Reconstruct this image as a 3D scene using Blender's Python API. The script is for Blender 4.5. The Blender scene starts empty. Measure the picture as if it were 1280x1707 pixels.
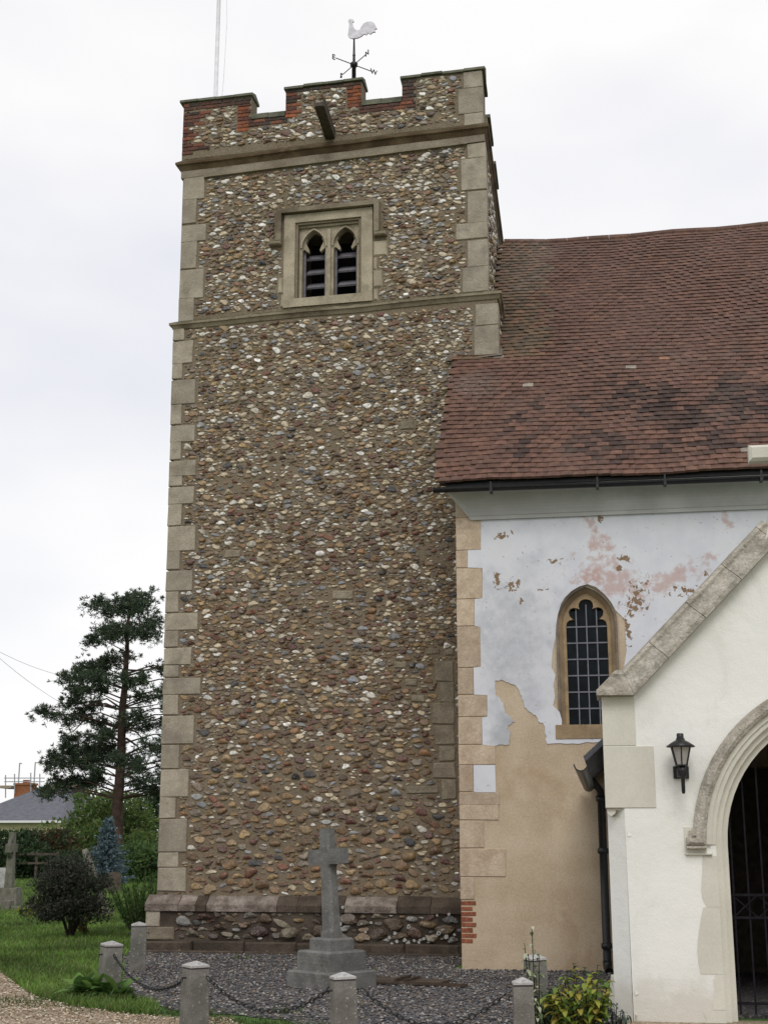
import bpy, bmesh, math, random
import numpy as np
from mathutils import Vector, Matrix, Euler
from mathutils.geometry import tessellate_polygon
random.seed(7); rng = np.random.default_rng(7)
rad = math.radians
scene = bpy.context.scene
COL = scene.collection
# ------------------------------------------------------------------ camera, sky, sun, exposure
FPX, PITCH, YAW, CAMH = 2225.0, rad(13.9), rad(9.5), 1.65
cam_data = bpy.data.cameras.new('camera'); cam = bpy.data.objects.new('camera', cam_data); COL.objects.link(cam)
cam.location = (0, 0, CAMH); cam.rotation_euler = (rad(90) + PITCH, 0, YAW)
cam_data.sensor_fit = 'VERTICAL'; cam_data.sensor_height = 36; cam_data.lens = 36 * FPX / 1707
cam_data.clip_start = 0.1; cam_data.clip_end = 3000
scene.camera = cam
SUN_DIR = Vector((0.12, -0.68, 0.72)).normalized()      # towards the veiled sun
world = bpy.data.worlds.new('World'); scene.world = world; world.use_nodes = True
wn, wl = world.node_tree.nodes, world.node_tree.links; wn.clear()
wo = wn.new('ShaderNodeOutputWorld'); bg = wn.new('ShaderNodeBackground')
sky = wn.new('ShaderNodeTexSky'); sky.sky_type = 'NISHITA'; sky.sun_disc = False
sky.sun_elevation = math.asin(SUN_DIR.z); sky.sun_rotation = math.atan2(SUN_DIR.x, SUN_DIR.y)
sk = wn.new('ShaderNodeMix'); sk.data_type = 'RGBA'; sk.blend_type = 'MULTIPLY'; sk.inputs[0].default_value = 1
wl.new(sky.outputs[0], sk.inputs[6]); sk.inputs[7].default_value = (0.09, 0.09, 0.09, 1)
tc = wn.new('ShaderNodeTexCoord'); mp = wn.new('ShaderNodeMapping'); mp.inputs['Scale'].default_value = (1, 1, 2.2)
nz = wn.new('ShaderNodeTexNoise'); nz.inputs['Scale'].default_value = 2.3; nz.inputs['Detail'].default_value = 4; nz.inputs['Roughness'].default_value = 0.45
wl.new(tc.outputs['Generated'], mp.inputs[0]); wl.new(mp.outputs[0], nz.inputs['Vector'])
cr = wn.new('ShaderNodeValToRGB'); cr.color_ramp.elements[0].position = 0.34; cr.color_ramp.elements[1].position = 0.60
cr.color_ramp.elements[0].color = (0.79, 0.80, 0.865, 1); cr.color_ramp.elements[1].color = (1.0, 0.99, 0.98, 1)
wl.new(nz.outputs[0], cr.inputs[0])
mx = wn.new('ShaderNodeMix'); mx.data_type = 'RGBA'; mx.inputs[0].default_value = 0.93      # cloud cover over the clear sky
wl.new(sk.outputs[2], mx.inputs[6]); wl.new(cr.outputs[0], mx.inputs[7])
wl.new(mx.outputs[2], bg.inputs[0]); bg.inputs[1].default_value = 1.06; wl.new(bg.outputs[0], wo.inputs[0])
sun_d = bpy.data.lights.new('sun', 'SUN'); sun_d.energy = 1.3; sun_d.angle = rad(28); sun_d.color = (1, 0.97, 0.93)
sun = bpy.data.objects.new('sun', sun_d); COL.objects.link(sun); sun.rotation_euler = SUN_DIR.to_track_quat('Z', 'Y').to_euler(); sun.location = (20, -30, 40)
scene.view_settings.view_transform = 'Standard'; scene.view_settings.look = 'None'; scene.view_settings.gamma = 1
scene.view_settings.exposure = 0.0; scene.view_settings.use_curve_mapping = False

# ------------------------------------------------------------------ helpers: survey points of the photograph on real planes
RM = Euler((rad(90) + PITCH, 0, YAW)).to_matrix(); CAM = Vector((0, 0, CAMH))
def ray(px, py): return RM @ Vector(((px - 640) / FPX, -(py - 853.5) / FPX, -1))
def G(px, py, z=0.0):
    d = ray(px, py); return CAM + d * ((z - CAMH) / d.z)
def AT(px, py, Y):
    d = ray(px, py); return CAM + d * (Y / d.y)
class Frame:                      # a wall's own frame: u along, v into the wall, z up
    def __init__(s, o, ang): s.o = Vector(o); s.ang = ang; s.ex = Vector((math.cos(ang), math.sin(ang), 0)); s.ev = Vector((-math.sin(ang), math.cos(ang), 0))
    def at(s, px, py, v=0.0):
        d = ray(px, py); P = s.o + s.ev * v; t = (P - CAM).dot(s.ev) / d.dot(s.ev); q = CAM + d * t - s.o
        return q.dot(s.ex), q.z
    def empty(s, name):
        o = bpy.data.objects.new(name, None); COL.objects.link(o); o.location = s.o; o.rotation_euler = (0, 0, s.ang); o.empty_display_size = .2; return o
TW = Frame(G(765, 1592), rad(-2.5)); NV = Frame(G(770, 1617), 0); PO = Frame(G(1050, 1703), 0)
def tag(o, label, cat, group=None, kind=None):
    o['label'] = label; o['category'] = cat
    if group: o['group'] = group
    if kind: o['kind'] = kind
    return o
def empty(name, loc=(0, 0, 0), rz=0):
    o = bpy.data.objects.new(name, None); COL.objects.link(o); o.location = loc; o.rotation_euler = (0, 0, rz); o.empty_display_size = .2; return o
def link(name, me, parent=None):
    o = bpy.data.objects.new(name, me); COL.objects.link(o)
    if parent: o.parent = parent
    return o
class MB:
    def __init__(s): s.v = []; s.f = []
    def add(s, vs, fs):
        k = len(s.v); s.v += [tuple(x) for x in vs]; s.f += [tuple(i + k for i in f) for f in fs]; return s
    def box(s, a, b):
        (x0, y0, z0), (x1, y1, z1) = a, b
        return s.add([(x0, y0, z0), (x1, y0, z0), (x1, y1, z0), (x0, y1, z0), (x0, y0, z1), (x1, y0, z1), (x1, y1, z1), (x0, y1, z1)],
                     [(0, 3, 2, 1), (4, 5, 6, 7), (0, 1, 5, 4), (1, 2, 6, 5), (2, 3, 7, 6), (3, 0, 4, 7)])
    def obox(s, M, hx, hy, hz):
        vs = [M @ Vector((sx * hx, sy * hy, sz * hz)) for sz in (-1, 1) for sx, sy in ((-1, -1), (1, -1), (1, 1), (-1, 1))]
        return s.add(vs, [(0, 3, 2, 1), (4, 5, 6, 7), (0, 1, 5, 4), (1, 2, 6, 5), (2, 3, 7, 6), (3, 0, 4, 7)])
    def bar(s, a, b, w, h=None):
        a, b = Vector(a), Vector(b); d = b - a; q = d.to_track_quat('Z', 'Y').to_matrix().to_4x4()
        return s.obox(Matrix.Translation((a + b) / 2) @ q, w / 2, (h or w) / 2, d.length / 2)
    def block(s, u0, u1, z0, z1, v0, v1, bev=.012, j=.0):      # dressed block with eased arrises on its face
        r = lambda: random.uniform(-j, j)
        o = [(u0 + r(), z0 + r()), (u1 + r(), z0 + r()), (u1 + r(), z1 + r()), (u0 + r(), z1 + r())]
        cu, cz = (u0 + u1) / 2, (z0 + z1) / 2
        i = [(u + (bev if u < cu else -bev), z + (bev if z < cz else -bev)) for u, z in o]
        vs = [(u, v0 + r() * .3, z) for u, z in i] + [(u, v0 + bev, z) for u, z in o] + [(u, v1, z) for u, z in o]
        fs = [(0, 1, 2, 3)] + [(4 + k, 4 + (k + 1) % 4, (k + 1) % 4, k) for k in range(4)] + [(8 + k, 8 + (k + 1) % 4, 4 + (k + 1) % 4, 4 + k) for k in range(4)] + [(11, 10, 9, 8)]
        return s.add(vs, fs)
    def prism(s, outer, v0, v1, holes=()):                       # (u,z) outline with holes, thickness v0..v1
        loops = [list(outer)] + [list(h) for h in holes]
        tri = tessellate_polygon([[Vector((u, z, 0)) for u, z in l] for l in loops])
        flat = [p for l in loops for p in l]; n = len(flat)
        vs = [(u, v0, z) for u, z in flat] + [(u, v1, z) for u, z in flat]; fs = []
        for a, b, c in tri:
            (ua, za), (ub, zb), (uc, zc) = flat[a], flat[b], flat[c]
            if (ub - ua) * (zc - za) - (uc - ua) * (zb - za) < 0: b, c = c, b
            fs += [(a, b, c), (n + a, n + c, n + b)]
        k = 0
        for li, l in enumerate(loops):
            m = len(l); area = sum(l[i][0] * l[(i + 1) % m][1] - l[(i + 1) % m][0] * l[i][1] for i in range(m))
            for i in range(m):
                a, b = k + i, k + (i + 1) % m
                if (area > 0) != (li > 0): fs.append((b, a, n + a, n + b))
                else: fs.append((a, b, n + b, n + a))
            k += m
        return s.add(vs, fs)
    def tube(s, pts, r, n=8, cap=True):
        pts = [Vector(p) for p in pts]; rs = r if isinstance(r, (list, tuple)) else [r] * len(pts); k0 = len(s.v); vs = []
        ref = Vector((0, 0, 1)) if abs((pts[-1] - pts[0]).normalized().z) < .9 else Vector((1, 0, 0))
        for i, p in enumerate(pts):
            d = (pts[min(i + 1, len(pts) - 1)] - pts[max(i - 1, 0)]).normalized(); a = d.cross(ref).normalized(); b = a.cross(d)
            vs += [p + a * (rs[i] * math.cos(t * 2 * math.pi / n)) + b * (rs[i] * math.sin(t * 2 * math.pi / n)) for t in range(n)]
        fs = [(i * n + t, i * n + (t + 1) % n, (i + 1) * n + (t + 1) % n, (i + 1) * n + t) for i in range(len(pts) - 1) for t in range(n)]
        if cap: fs += [tuple(range(n)), tuple((len(pts) - 1) * n + t for t in reversed(range(n)))]
        return s.add(vs, fs)
    def lathe(s, prof, c=(0, 0, 0), n=12, ph=0):
        vs = [(c[0] + r * math.cos(ph + t * 2 * math.pi / n), c[1] + r * math.sin(ph + t * 2 * math.pi / n), c[2] + z) for r, z in prof for t in range(n)]
        fs = [(i * n + t, i * n + (t + 1) % n, (i + 1) * n + (t + 1) % n, (i + 1) * n + t) for i in range(len(prof) - 1) for t in range(n)]
        fs += [tuple(reversed(range(n))), tuple((len(prof) - 1) * n + t for t in range(n))]
        return s.add(vs, fs)
    def extrude(s, prof, path, closed=True):                     # list of rings
        pass
    def mesh(s, name, mat, smooth=False):
        me = bpy.data.meshes.new(name); me.from_pydata(s.v, [], s.f); me.materials.append(mat)
        if smooth: me.shade_smooth()
        me.update(); return me
    def build(s, name, mat, parent=None, smooth=False): return link(name, s.mesh(name, mat, smooth), parent)
def loft(rings, closed=False):                                   # rings of equal length -> MB
    n = len(rings[0]); m = MB(); vs = [p for r in rings for p in r]; fs = []
    for i in range(len(rings) - 1):
        for t in range(n if closed else n - 1):
            fs.append((i * n + t, i * n + (t + 1) % n, (i + 1) * n + (t + 1) % n, (i + 1) * n + t))
    if closed: fs += [tuple(reversed(range(n))), tuple((len(rings) - 1) * n + t for t in range(n))]
    return m.add(vs, fs)
def np_mesh(name, V, F, mat, cols=None, smooth=False):           # V (n,3), F (m,k) all the same k
    me = bpy.data.meshes.new(name); n, (m, k) = len(V), F.shape
    me.vertices.add(n); me.vertices.foreach_set('co', np.ascontiguousarray(V, dtype=np.float32).ravel())
    me.loops.add(m * k); me.loops.foreach_set('vertex_index', np.ascontiguousarray(F, dtype=np.int32).ravel())
    me.polygons.add(m); me.polygons.foreach_set('loop_start', np.arange(0, m * k, k, dtype=np.int32))
    me.polygons.foreach_set('use_smooth', np.full(m, smooth))
    if cols is not None:
        at = me.attributes.new('Col', 'FLOAT_COLOR', 'POINT'); c = np.ones((n, 4), np.float32); c[:, :3] = cols; at.data.foreach_set('color', c.ravel())
    me.materials.append(mat); me.update(); me.validate(); return me

# ------------------------------------------------------------------ materials
class NT:
    def __init__(s, name):
        s.m = bpy.data.materials.new(name); s.m.use_nodes = True; s.n = s.m.node_tree.nodes; s.l = s.m.node_tree.links
        s.b = s.n['Principled BSDF']; s.t = s.n.new('ShaderNodeTexCoord'); s.co = s.t.outputs['Object']
    def world(s): s.co = s.n.new('ShaderNodeNewGeometry').outputs['Position']; return s
    def noise(s, sc, det=3, rough=.55, co=None, dist=0):
        q = s.n.new('ShaderNodeTexNoise'); q.inputs['Scale'].default_value = sc; q.inputs['Detail'].default_value = det; q.inputs['Roughness'].default_value = rough
        q.inputs['Distortion'].default_value = dist; s.l.new(co or s.co, q.inputs['Vector']); return q.outputs[0]
    def ramp(s, x, a, b, lo=0.0, hi=1.0):
        q = s.n.new('ShaderNodeMapRange'); q.interpolation_type = 'SMOOTHSTEP'; s.l.new(x, q.inputs[0])
        for i, val in ((1, a), (2, b), (3, lo), (4, hi)): q.inputs[i].default_value = val
        return q.outputs[0]
    def math(s, op, a, b=None):
        q = s.n.new('ShaderNodeMath'); q.operation = op
        for i, x in enumerate((a, b)):
            if x is None: continue
            if isinstance(x, (int, float)): q.inputs[i].default_value = x
            else: s.l.new(x, q.inputs[i])
        return q.outputs[0]
    def mix(s, f, a, b, mode='MIX'):
        q = s.n.new('ShaderNodeMix'); q.data_type = 'RGBA'; q.blend_type = mode
        for i, x in ((0, f), (6, a), (7, b)):
            if isinstance(x, (int, float)): q.inputs[i].default_value = x
            elif isinstance(x, tuple): q.inputs[i].default_value = (*x, 1)
            else: s.l.new(x, q.inputs[i])
        return q.outputs[2]
    def attr(s, nm='Col'): q = s.n.new('ShaderNodeAttribute'); q.attribute_name = nm; return q.outputs[0]
    def objcol(s): return s.n.new('ShaderNodeObjectInfo').outputs['Color']
    def objrand(s): return s.n.new('ShaderNodeObjectInfo').outputs['Random']
    def hsv(s, c, v=None, sat=None, hue=None):
        q = s.n.new('ShaderNodeHueSaturation'); s.l.new(c, q.inputs['Color'])
        for nm, x in (('Value', v), ('Saturation', sat), ('Hue', hue)):
            if x is None: continue
            if isinstance(x, (int, float)): q.inputs[nm].default_value = x
            else: s.l.new(x, q.inputs[nm])
        return q.outputs[0]
    def up(s, a=.35, b=.9):
        g = s.n.new('ShaderNodeNewGeometry'); x = s.n.new('ShaderNodeSeparateXYZ'); s.l.new(g.outputs['True Normal'], x.inputs[0]); return s.ramp(x.outputs[2], a, b)
    def sep(s):
        x = s.n.new('ShaderNodeSeparateXYZ'); s.l.new(s.co, x.inputs[0]); return x.outputs
    def patch(s, cx, cz, rx, rz, n, wob=1.6, soft=.12, rot=0):      # stain with a ragged rim around (cx, cz) of a wall
        m = s.n.new('ShaderNodeMapping'); m.vector_type = 'TEXTURE'; m.inputs['Location'].default_value = (cx, 0, cz); m.inputs['Rotation'].default_value = (0, rot, 0); m.inputs['Scale'].default_value = (rx, 1e4, rz)
        s.l.new(s.co, m.inputs[0]); v = s.n.new('ShaderNodeVectorMath'); v.operation = 'LENGTH'; s.l.new(m.outputs[0], v.inputs[0])
        d = s.math('ADD', v.outputs['Value'], s.math('MULTIPLY', s.math('SUBTRACT', n, .5), wob * 2)); return s.ramp(d, 1 + soft, 1 - soft)
    def fin(s, col, rough=.8, bump=None, bs=.3, dist=.02, spec=.3):
        if isinstance(col, tuple): s.b.inputs['Base Color'].default_value = (*col, 1)
        else: s.l.new(col, s.b.inputs['Base Color'])
        if isinstance(rough, (int, float)): s.b.inputs['Roughness'].default_value = rough
        else: s.l.new(rough, s.b.inputs['Roughness'])
        s.b.inputs['Specular IOR Level'].default_value = spec
        if bump is not None:
            q = s.n.new('ShaderNodeBump'); q.inputs['Strength'].default_value = bs; q.inputs['Distance'].default_value = dist; s.l.new(bump, q.inputs['Height']); s.l.new(q.outputs[0], s.b.inputs['Normal'])
        return s.m
def stone_mat(name, c1, c2, sc=3, fine=60, bs=.35, moss=None, rnd=.25, rough=.85, speck=None, dark=None, con=1.0):
    t = NT(name); c = t.mix(t.ramp(t.noise(sc), .3, .7), c1, c2)
    f = t.noise(fine, 4, .7); c = t.mix(t.ramp(f, .25, .75), t.hsv(c, 1 - .28 * con), t.hsv(c, 1 + .18 * con))
    if rnd: c = t.hsv(c, t.math('ADD', t.math('MULTIPLY', t.objrand(), rnd), 1 - rnd / 2))
    if dark: c = t.mix(t.math('MULTIPLY', t.ramp(t.noise(sc * .7, 5, .65), .48, .68), dark[1]), c, dark[0])
    if speck: c = t.mix(t.ramp(t.noise(sc * 9, 4, .6), .62, .68), c, speck)
    if moss: c = t.mix(t.math('MULTIPLY', t.up(), t.ramp(t.noise(sc * 2.3, 4), .3, .55)), c, moss)
    return t.fin(c, rough, t.math('ADD', t.math('MULTIPLY', f, .35), t.noise(sc * 6, 4)), bs)
def plain(name, c, rough=.6, var=.15, sc=12, bs=.1, metal=0, spec=.4):
    t = NT(name); n = t.noise(sc, 4); col = t.mix(t.ramp(n, .3, .7), tuple(x * (1 - var) for x in c), tuple(min(1, x * (1 + var)) for x in c)); m = t.fin(col, rough, n, bs, spec=spec); t.b.inputs['Metallic'].default_value = metal; return m
def flint_mat(name, single):
    t = NT(name).world(); c = t.objcol() if single else t.attr()
    n = t.noise(22, 3, .6); n2 = t.noise(75, 2)
    c = t.mix(t.ramp(n, .32, .68), t.hsv(c, .62), t.hsv(c, 1.2)); c = t.mix(t.math('MULTIPLY', t.ramp(n2, .55, .68), .5), c, (.42, .38, .31))
    c = t.mix(t.math('MULTIPLY', t.ramp(t.noise(31, 2), .62, .68), .5), c, (.05, .04, .035))
    return t.fin(c, t.ramp(n, .3, .7, .28, .6), n2, .35, .01, .5)
M = {}
M['mortar'] = (lambda t: t.fin(t.mix(t.ramp(t.noise(.9, 5, .6), .35, .7), t.mix(t.ramp(t.noise(30, 4), .3, .7), (.150, .115, .076), (.240, .192, .132)), t.mix(t.ramp(t.noise(40, 4), .3, .7), (.18, .144, .10), (.285, .235, .17))), .95, t.noise(45, 5, .7), .8, .03))(NT('mortar'))
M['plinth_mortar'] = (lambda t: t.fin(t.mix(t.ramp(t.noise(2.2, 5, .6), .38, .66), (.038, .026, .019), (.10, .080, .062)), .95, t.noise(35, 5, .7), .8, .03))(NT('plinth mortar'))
M['flint'] = flint_mat('flint', False); M['flint_one'] = flint_mat('large flint', True)
M['quoin'] = stone_mat('quoin limestone', (.28, .243, .187), (.375, .33, .26), 3.2, 55, .55, rnd=.30, dark=((.16, .14, .11), .6))
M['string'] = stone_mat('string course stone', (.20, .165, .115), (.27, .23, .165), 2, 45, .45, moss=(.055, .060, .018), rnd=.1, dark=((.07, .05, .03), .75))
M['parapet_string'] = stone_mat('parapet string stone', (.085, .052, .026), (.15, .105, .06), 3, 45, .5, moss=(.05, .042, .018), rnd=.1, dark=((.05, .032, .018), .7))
M['band'] = stone_mat('moulded band stone', (.20, .165, .125), (.29, .25, .19), 1.6, 45, .4, moss=(.05, .055, .02), rnd=.1, dark=((.12, .085, .055), .6))
M['coping'] = stone_mat('parapet coping', (.10, .105, .075), (.17, .165, .12), 4, 40, .5, moss=(.10, .13, .075), rnd=.3, dark=((.045, .05, .035), .6))
M['window_stone'] = stone_mat('window limestone', (.32, .275, .20), (.42, .365, .27), 3, 60, .3, rnd=.16, moss=(.07, .07, .03), dark=((.14, .115, .07), .55))
M['window_ochre'] = stone_mat('ochre window stone', (.29, .205, .12), (.38, .28, .165), 4, 50, .3, rnd=.12, dark=((.19, .14, .09), .6), con=.6)
M['window_brown'] = stone_mat('brown weathered moulding', (.17, .135, .10), (.26, .21, .155), 4, 50, .4, rnd=.1, dark=((.10, .08, .06), .6), con=.7)
M['plinth_stone'] = stone_mat('weathered plinth stone', (.15, .12, .098), (.29, .245, .21), 5, 30, .9, rnd=.3, dark=((.07, .05, .04), .7))
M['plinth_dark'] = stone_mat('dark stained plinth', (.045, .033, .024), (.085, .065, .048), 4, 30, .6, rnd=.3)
M['ashlar'] = stone_mat('grey ashlar', (.20, .165, .12), (.29, .25, .185), 5, 40, .6, rnd=.3, dark=((.12, .10, .075), .5))
def brick_mat():
    t = NT('brick').world(); c = t.objcol(); n = t.noise(28, 4, .65); c = t.mix(t.ramp(n, .3, .7), t.hsv(c, .6), t.hsv(c, 1.25)); return t.fin(c, .85, n, .4)
M['brick'] = brick_mat()
def tile_mat(single):
    t = NT('roof tile' + (' large' if single else '')).world(); c = t.objcol() if single else t.attr()
    c = t.mix(t.ramp(t.noise(9, 4, .6), .35, .7), t.hsv(c, .70), t.hsv(c, 1.18))
    nn = t.noise(1.1, 5, .62, dist=.3); fine = t.noise(14, 3, .6)
    def at_roof(px, py):
        d = ray(px, py); tn = math.tan(rad(46.3)); E_ = NV.o + Vector((0, -.42, 6.6)); k = (CAM - E_); tt = -(k.z - tn * k.y) / (d.z - tn * d.y); q = CAM + d * tt; return q.x, q.z
    def lich(px, py, rx, rz, rot=0.0, wob=1.3, soft=.45):
        x, z = at_roof(px, py); return t.patch(x, z, rx, rz, nn, wob, soft, rot)
    c = t.mix(t.math('MULTIPLY', t.ramp(t.noise(1.7, 5, .6), .52, .72), .35), c, (.085, .070, .058))
    for a in ((790, 640, .35, .3, 0), (870, 440, .5, 1.0, 0)):
        c = t.mix(t.math('MULTIPLY', t.math('MULTIPLY', lich(*a), t.ramp(fine, .35, .65)), .5), c, (.20, .17, .14))
    return t.fin(c, .75, t.noise(50, 4), .35, .01, .35)
M['tile'] = tile_mat(False); M['tile_one'] = tile_mat(True)
M['roof_base'] = plain('roof underlay', (.05, .03, .025), .9)
def render_mat(name, c1, c2, sc=.8, sm=None):
    t = NT(name); n = t.noise(sc, 5, .6); c = t.mix(t.ramp(n, .35, .68), c1, c2)
    if sm: c = t.mix(t.math('MULTIPLY', t.ramp(t.noise(1.1, 6, .65, dist=.8), .52, .70), .6), c, sm)
    return t.fin(c, .9, t.math('ADD', t.noise(18, 5, .6), t.math('MULTIPLY', t.noise(90, 3), .3)), .12)
M['tan'] = (lambda t: t.fin(t.mix(t.math('MULTIPLY', t.ramp(t.noise(1.1, 6, .65, dist=.8), .52, .72), .5), t.mix(t.ramp(t.noise(38, 5, .7), .3, .7), t.mix(t.ramp(t.noise(1.6, 6, .62), .35, .68), (.40, .31, .21), (.48, .39, .28)), t.mix(t.ramp(t.noise(1.6, 6, .62), .35, .68), (.50, .395, .275), (.585, .48, .355))), (.36, .235, .14)), .92, t.math('ADD', t.noise(14, 6, .65), t.math('MULTIPLY', t.noise(70, 4, .7), .5)), .3))(NT('ochre lime plaster'))
M['nave_quoin'] = stone_mat('sandy quoin stone', (.42, .325, .235), (.52, .42, .31), 5, 40, .35, rnd=.28, con=.6, dark=((.34, .245, .165), .5))
M['porch_white'] = (lambda t: t.fin(t.mix(t.math('MULTIPLY', t.ramp(t.math('ADD', t.sep()[2], t.math('MULTIPLY', t.noise(3.5, 5, .65), -.9)), .12, -.35), .55), t.mix(t.math('MULTIPLY', t.ramp(t.noise(1.3, 6, .68, dist=.8), .48, .68), .45), t.mix(t.ramp(t.noise(.9, 5), .35, .68), (.76, .755, .71), (.82, .815, .775)), (.62, .615, .56)), (.50, .46, .38)), .9, t.math('ADD', t.noise(7, 5, .6), t.math('MULTIPLY', t.noise(60, 4), .35)), .40))(NT('porch limewash'))
M['porch_stone'] = stone_mat('smooth porch stone', (.58, .56, .485), (.65, .63, .55), 2, 50, .10, rnd=.08, con=.25)
M['hood'] = stone_mat('rough weathered coping', (.40, .37, .315), (.53, .49, .425), 7, 30, 1.0, rnd=.12, dark=((.17, .155, .125), .6), moss=(.25, .21, .15))
M['cornice'] = render_mat('cornice plaster', (.40, .395, .375), (.52, .51, .49), 1.2)
M['iron'] = plain('black painted iron', (.012, .012, .013), .4, .3, 20, .1)
M['gate_iron'] = plain('dull gate iron', (.012, .011, .014), .75, .3, spec=.1)
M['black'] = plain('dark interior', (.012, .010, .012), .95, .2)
M['louvre'] = plain('louvre board', (.16, .15, .17), .75, .2, 14)
M['glass'] = plain('leaded glass', (.004, .007, .009), .22, .5, 6, .06, spec=.12)
M['lead'] = plain('lead came', (.16, .16, .19), .5, .15)
M['lead_sheet'] = stone_mat('lead flashing', (.12, .10, .085), (.18, .155, .13), 4, 30, .4)
M['slate'] = stone_mat('roof slate', (.085, .088, .105), (.125, .13, .15), 3, 40, .3, rnd=.2, rough=.6)
M['granite'] = stone_mat('grey granite', (.125, .12, .105), (.205, .196, .175), 4, 90, .4, rnd=.25, dark=((.075, .075, .06), .75), speck=(.30, .29, .25))
M['cap'] = stone_mat('pale bollard cap', (.32, .31, .30), (.44, .43, .42), 8, 60, .3, rnd=.2, dark=((.14, .14, .12), .6))
M['cap_line'] = plain('dark joint under cap', (.055, .04, .042), .8)
M['grave'] = stone_mat('mossy grave stone', (.12, .115, .09), (.20, .19, .155), 5, 40, .6, rnd=.3, dark=((.06, .065, .04), .6))
M['cross_stone'] = stone_mat('memorial granite', (.125, .124, .118), (.195, .192, .182), 5, 80, .4, rnd=.08, dark=((.085, .082, .07), .7), speck=(.30, .29, .26))
M['wood'] = plain('weathered wood', (.07, .055, .042), .85, .35, 10, .3)
M['white_paint'] = plain('white paint', (.70, .68, .70), .45, .08)
M['vane'] = plain('pale vane metal', (.62, .60, .65), .4, .15, 9)
M['bark'] = (lambda t: t.fin(t.mix(t.ramp(t.noise(3, 5), .3, .7), (.035, .022, .018), (.095, .058, .044)), .95, t.noise(8, 5), .8, .05))(NT('pine bark'))
M['twig'] = plain('dark twig', (.03, .022, .016), .9)
def leaf_mat(name, trans=.35, rough=.55):
    t = NT(name); c = t.attr(); t.fin(c, rough, spec=.3)
    tr = t.n.new('ShaderNodeBsdfTranslucent'); t.l.new(c, tr.inputs[0]); ms = t.n.new('ShaderNodeMixShader'); ms.inputs[0].default_value = trans
    out = t.n['Material Output']; t.l.new(t.b.outputs[0], ms.inputs[1]); t.l.new(tr.outputs[0], ms.inputs[2]); t.l.new(ms.outputs[0], out.inputs[0]); return t.m
M['leaf'] = leaf_mat('leaf'); M['needle'] = leaf_mat('needle', .15, .7)
def wall_white():
    t = NT('limewash over old plaster'); n = t.noise(7, 6, .62); nf = t.noise(16, 5, .6); nl = t.noise(2.2, 5, .6)
    c = t.mix(t.ramp(nl, .35, .7), (.60, .61, .655), (.69, .695, .72))
    def P(x, y): return NV.at(x, y)
    def sp(px, py, rx, ry, **k):
        u, z = P(px, py); return t.patch(u, z, rx / 115, ry / 112, k.pop('n', n), **k)
    def sp2(px, py, rx, ry, rot, nn, fall, thr, soft=.012):
        u, z = P(px, py); m = t.n.new('ShaderNodeMapping'); m.vector_type = 'TEXTURE'; m.inputs['Location'].default_value = (u, 0, z); m.inputs['Rotation'].default_value = (0, rot, 0); m.inputs['Scale'].default_value = (rx / 115, 1e4, ry / 112)
        t.l.new(t.co, m.inputs[0]); v = t.n.new('ShaderNodeVectorMath'); v.operation = 'LENGTH'; t.l.new(m.outputs[0], v.inputs[0])
        return t.ramp(t.math('SUBTRACT', nn, t.math('MULTIPLY', v.outputs['Value'], fall)), thr - soft, thr + soft)
    ns = t.noise(5, 6, .7, dist=.6); nh = t.noise(13, 5, .65, dist=.5)
    g = sp(855, 1075, 66, 105, n=nl, wob=1.6, soft=.8); c = t.mix(t.math('MULTIPLY', g, t.ramp(t.noise(9, 6, .7), .30, .70, .25, .55)), c, (.31, .32, .325))
    g = sp(848, 1230, 26, 26, n=nl, wob=1.2, soft=.7); c = t.mix(t.math('MULTIPLY', g, .5), c, (.26, .27, .28))
    c = t.mix(t.math('MULTIPLY', t.ramp(nl, .52, .70), .14), c, (.36, .345, .36))
    for a in ((1020, 965, 66, 36, .55), (1125, 962, 80, 18, -.42), (985, 962, 34, 12, 0), (980, 868, 18, 9, .6), (1210, 868, 9, 20, 0), (1000, 905, 26, 20, 0)):
        g = sp2(*a, n, .22, .375, .10); c = t.mix(t.math('MULTIPLY', g, .68), c, (.47, .305, .26))
    hole = None
    for a in ((1058, 1000, 26, 55, .35), (1046, 1050, 10, 34, 0), (828, 968, 8, 26, 0), (856, 975, 20, 16, 0), (868, 1003, 8, 7, 0), (930, 935, 46, 6, 0), (838, 893, 22, 9, 0), (1178, 957, 9, 7, 0), (1140, 985, 40, 12, 0), (1030, 948, 9, 8, 0), (1040, 930, 16, 8, 0), (900, 983, 14, 3, 0), (1000, 865, 8, 10, 0)):
        g = sp2(*a, nh, .20, .44); hole = g if hole is None else t.math('MAXIMUM', hole, g)
    c = t.mix(hole, c, (.23, .155, .095))
    c = t.mix(t.math('MULTIPLY', t.ramp(t.noise(26, 3, .5), .69, .72), .6), c, (.24, .17, .13))
    h = t.math('SUBTRACT', t.math('MULTIPLY', n, .5), hole)
    return t.fin(c, .9, h, .35, .012)
M['limewash'] = wall_white()
M['grass_ground'] = (lambda t: t.fin(t.mix(t.ramp(t.noise(.6, 5), .3, .7), t.mix(t.ramp(t.noise(14, 5, .7), .3, .7), (.04, .085, .02), (.075, .15, .035)), (.085, .17, .04)), .95, t.noise(30, 5), .8, .04))(NT('lawn soil').world())
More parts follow.
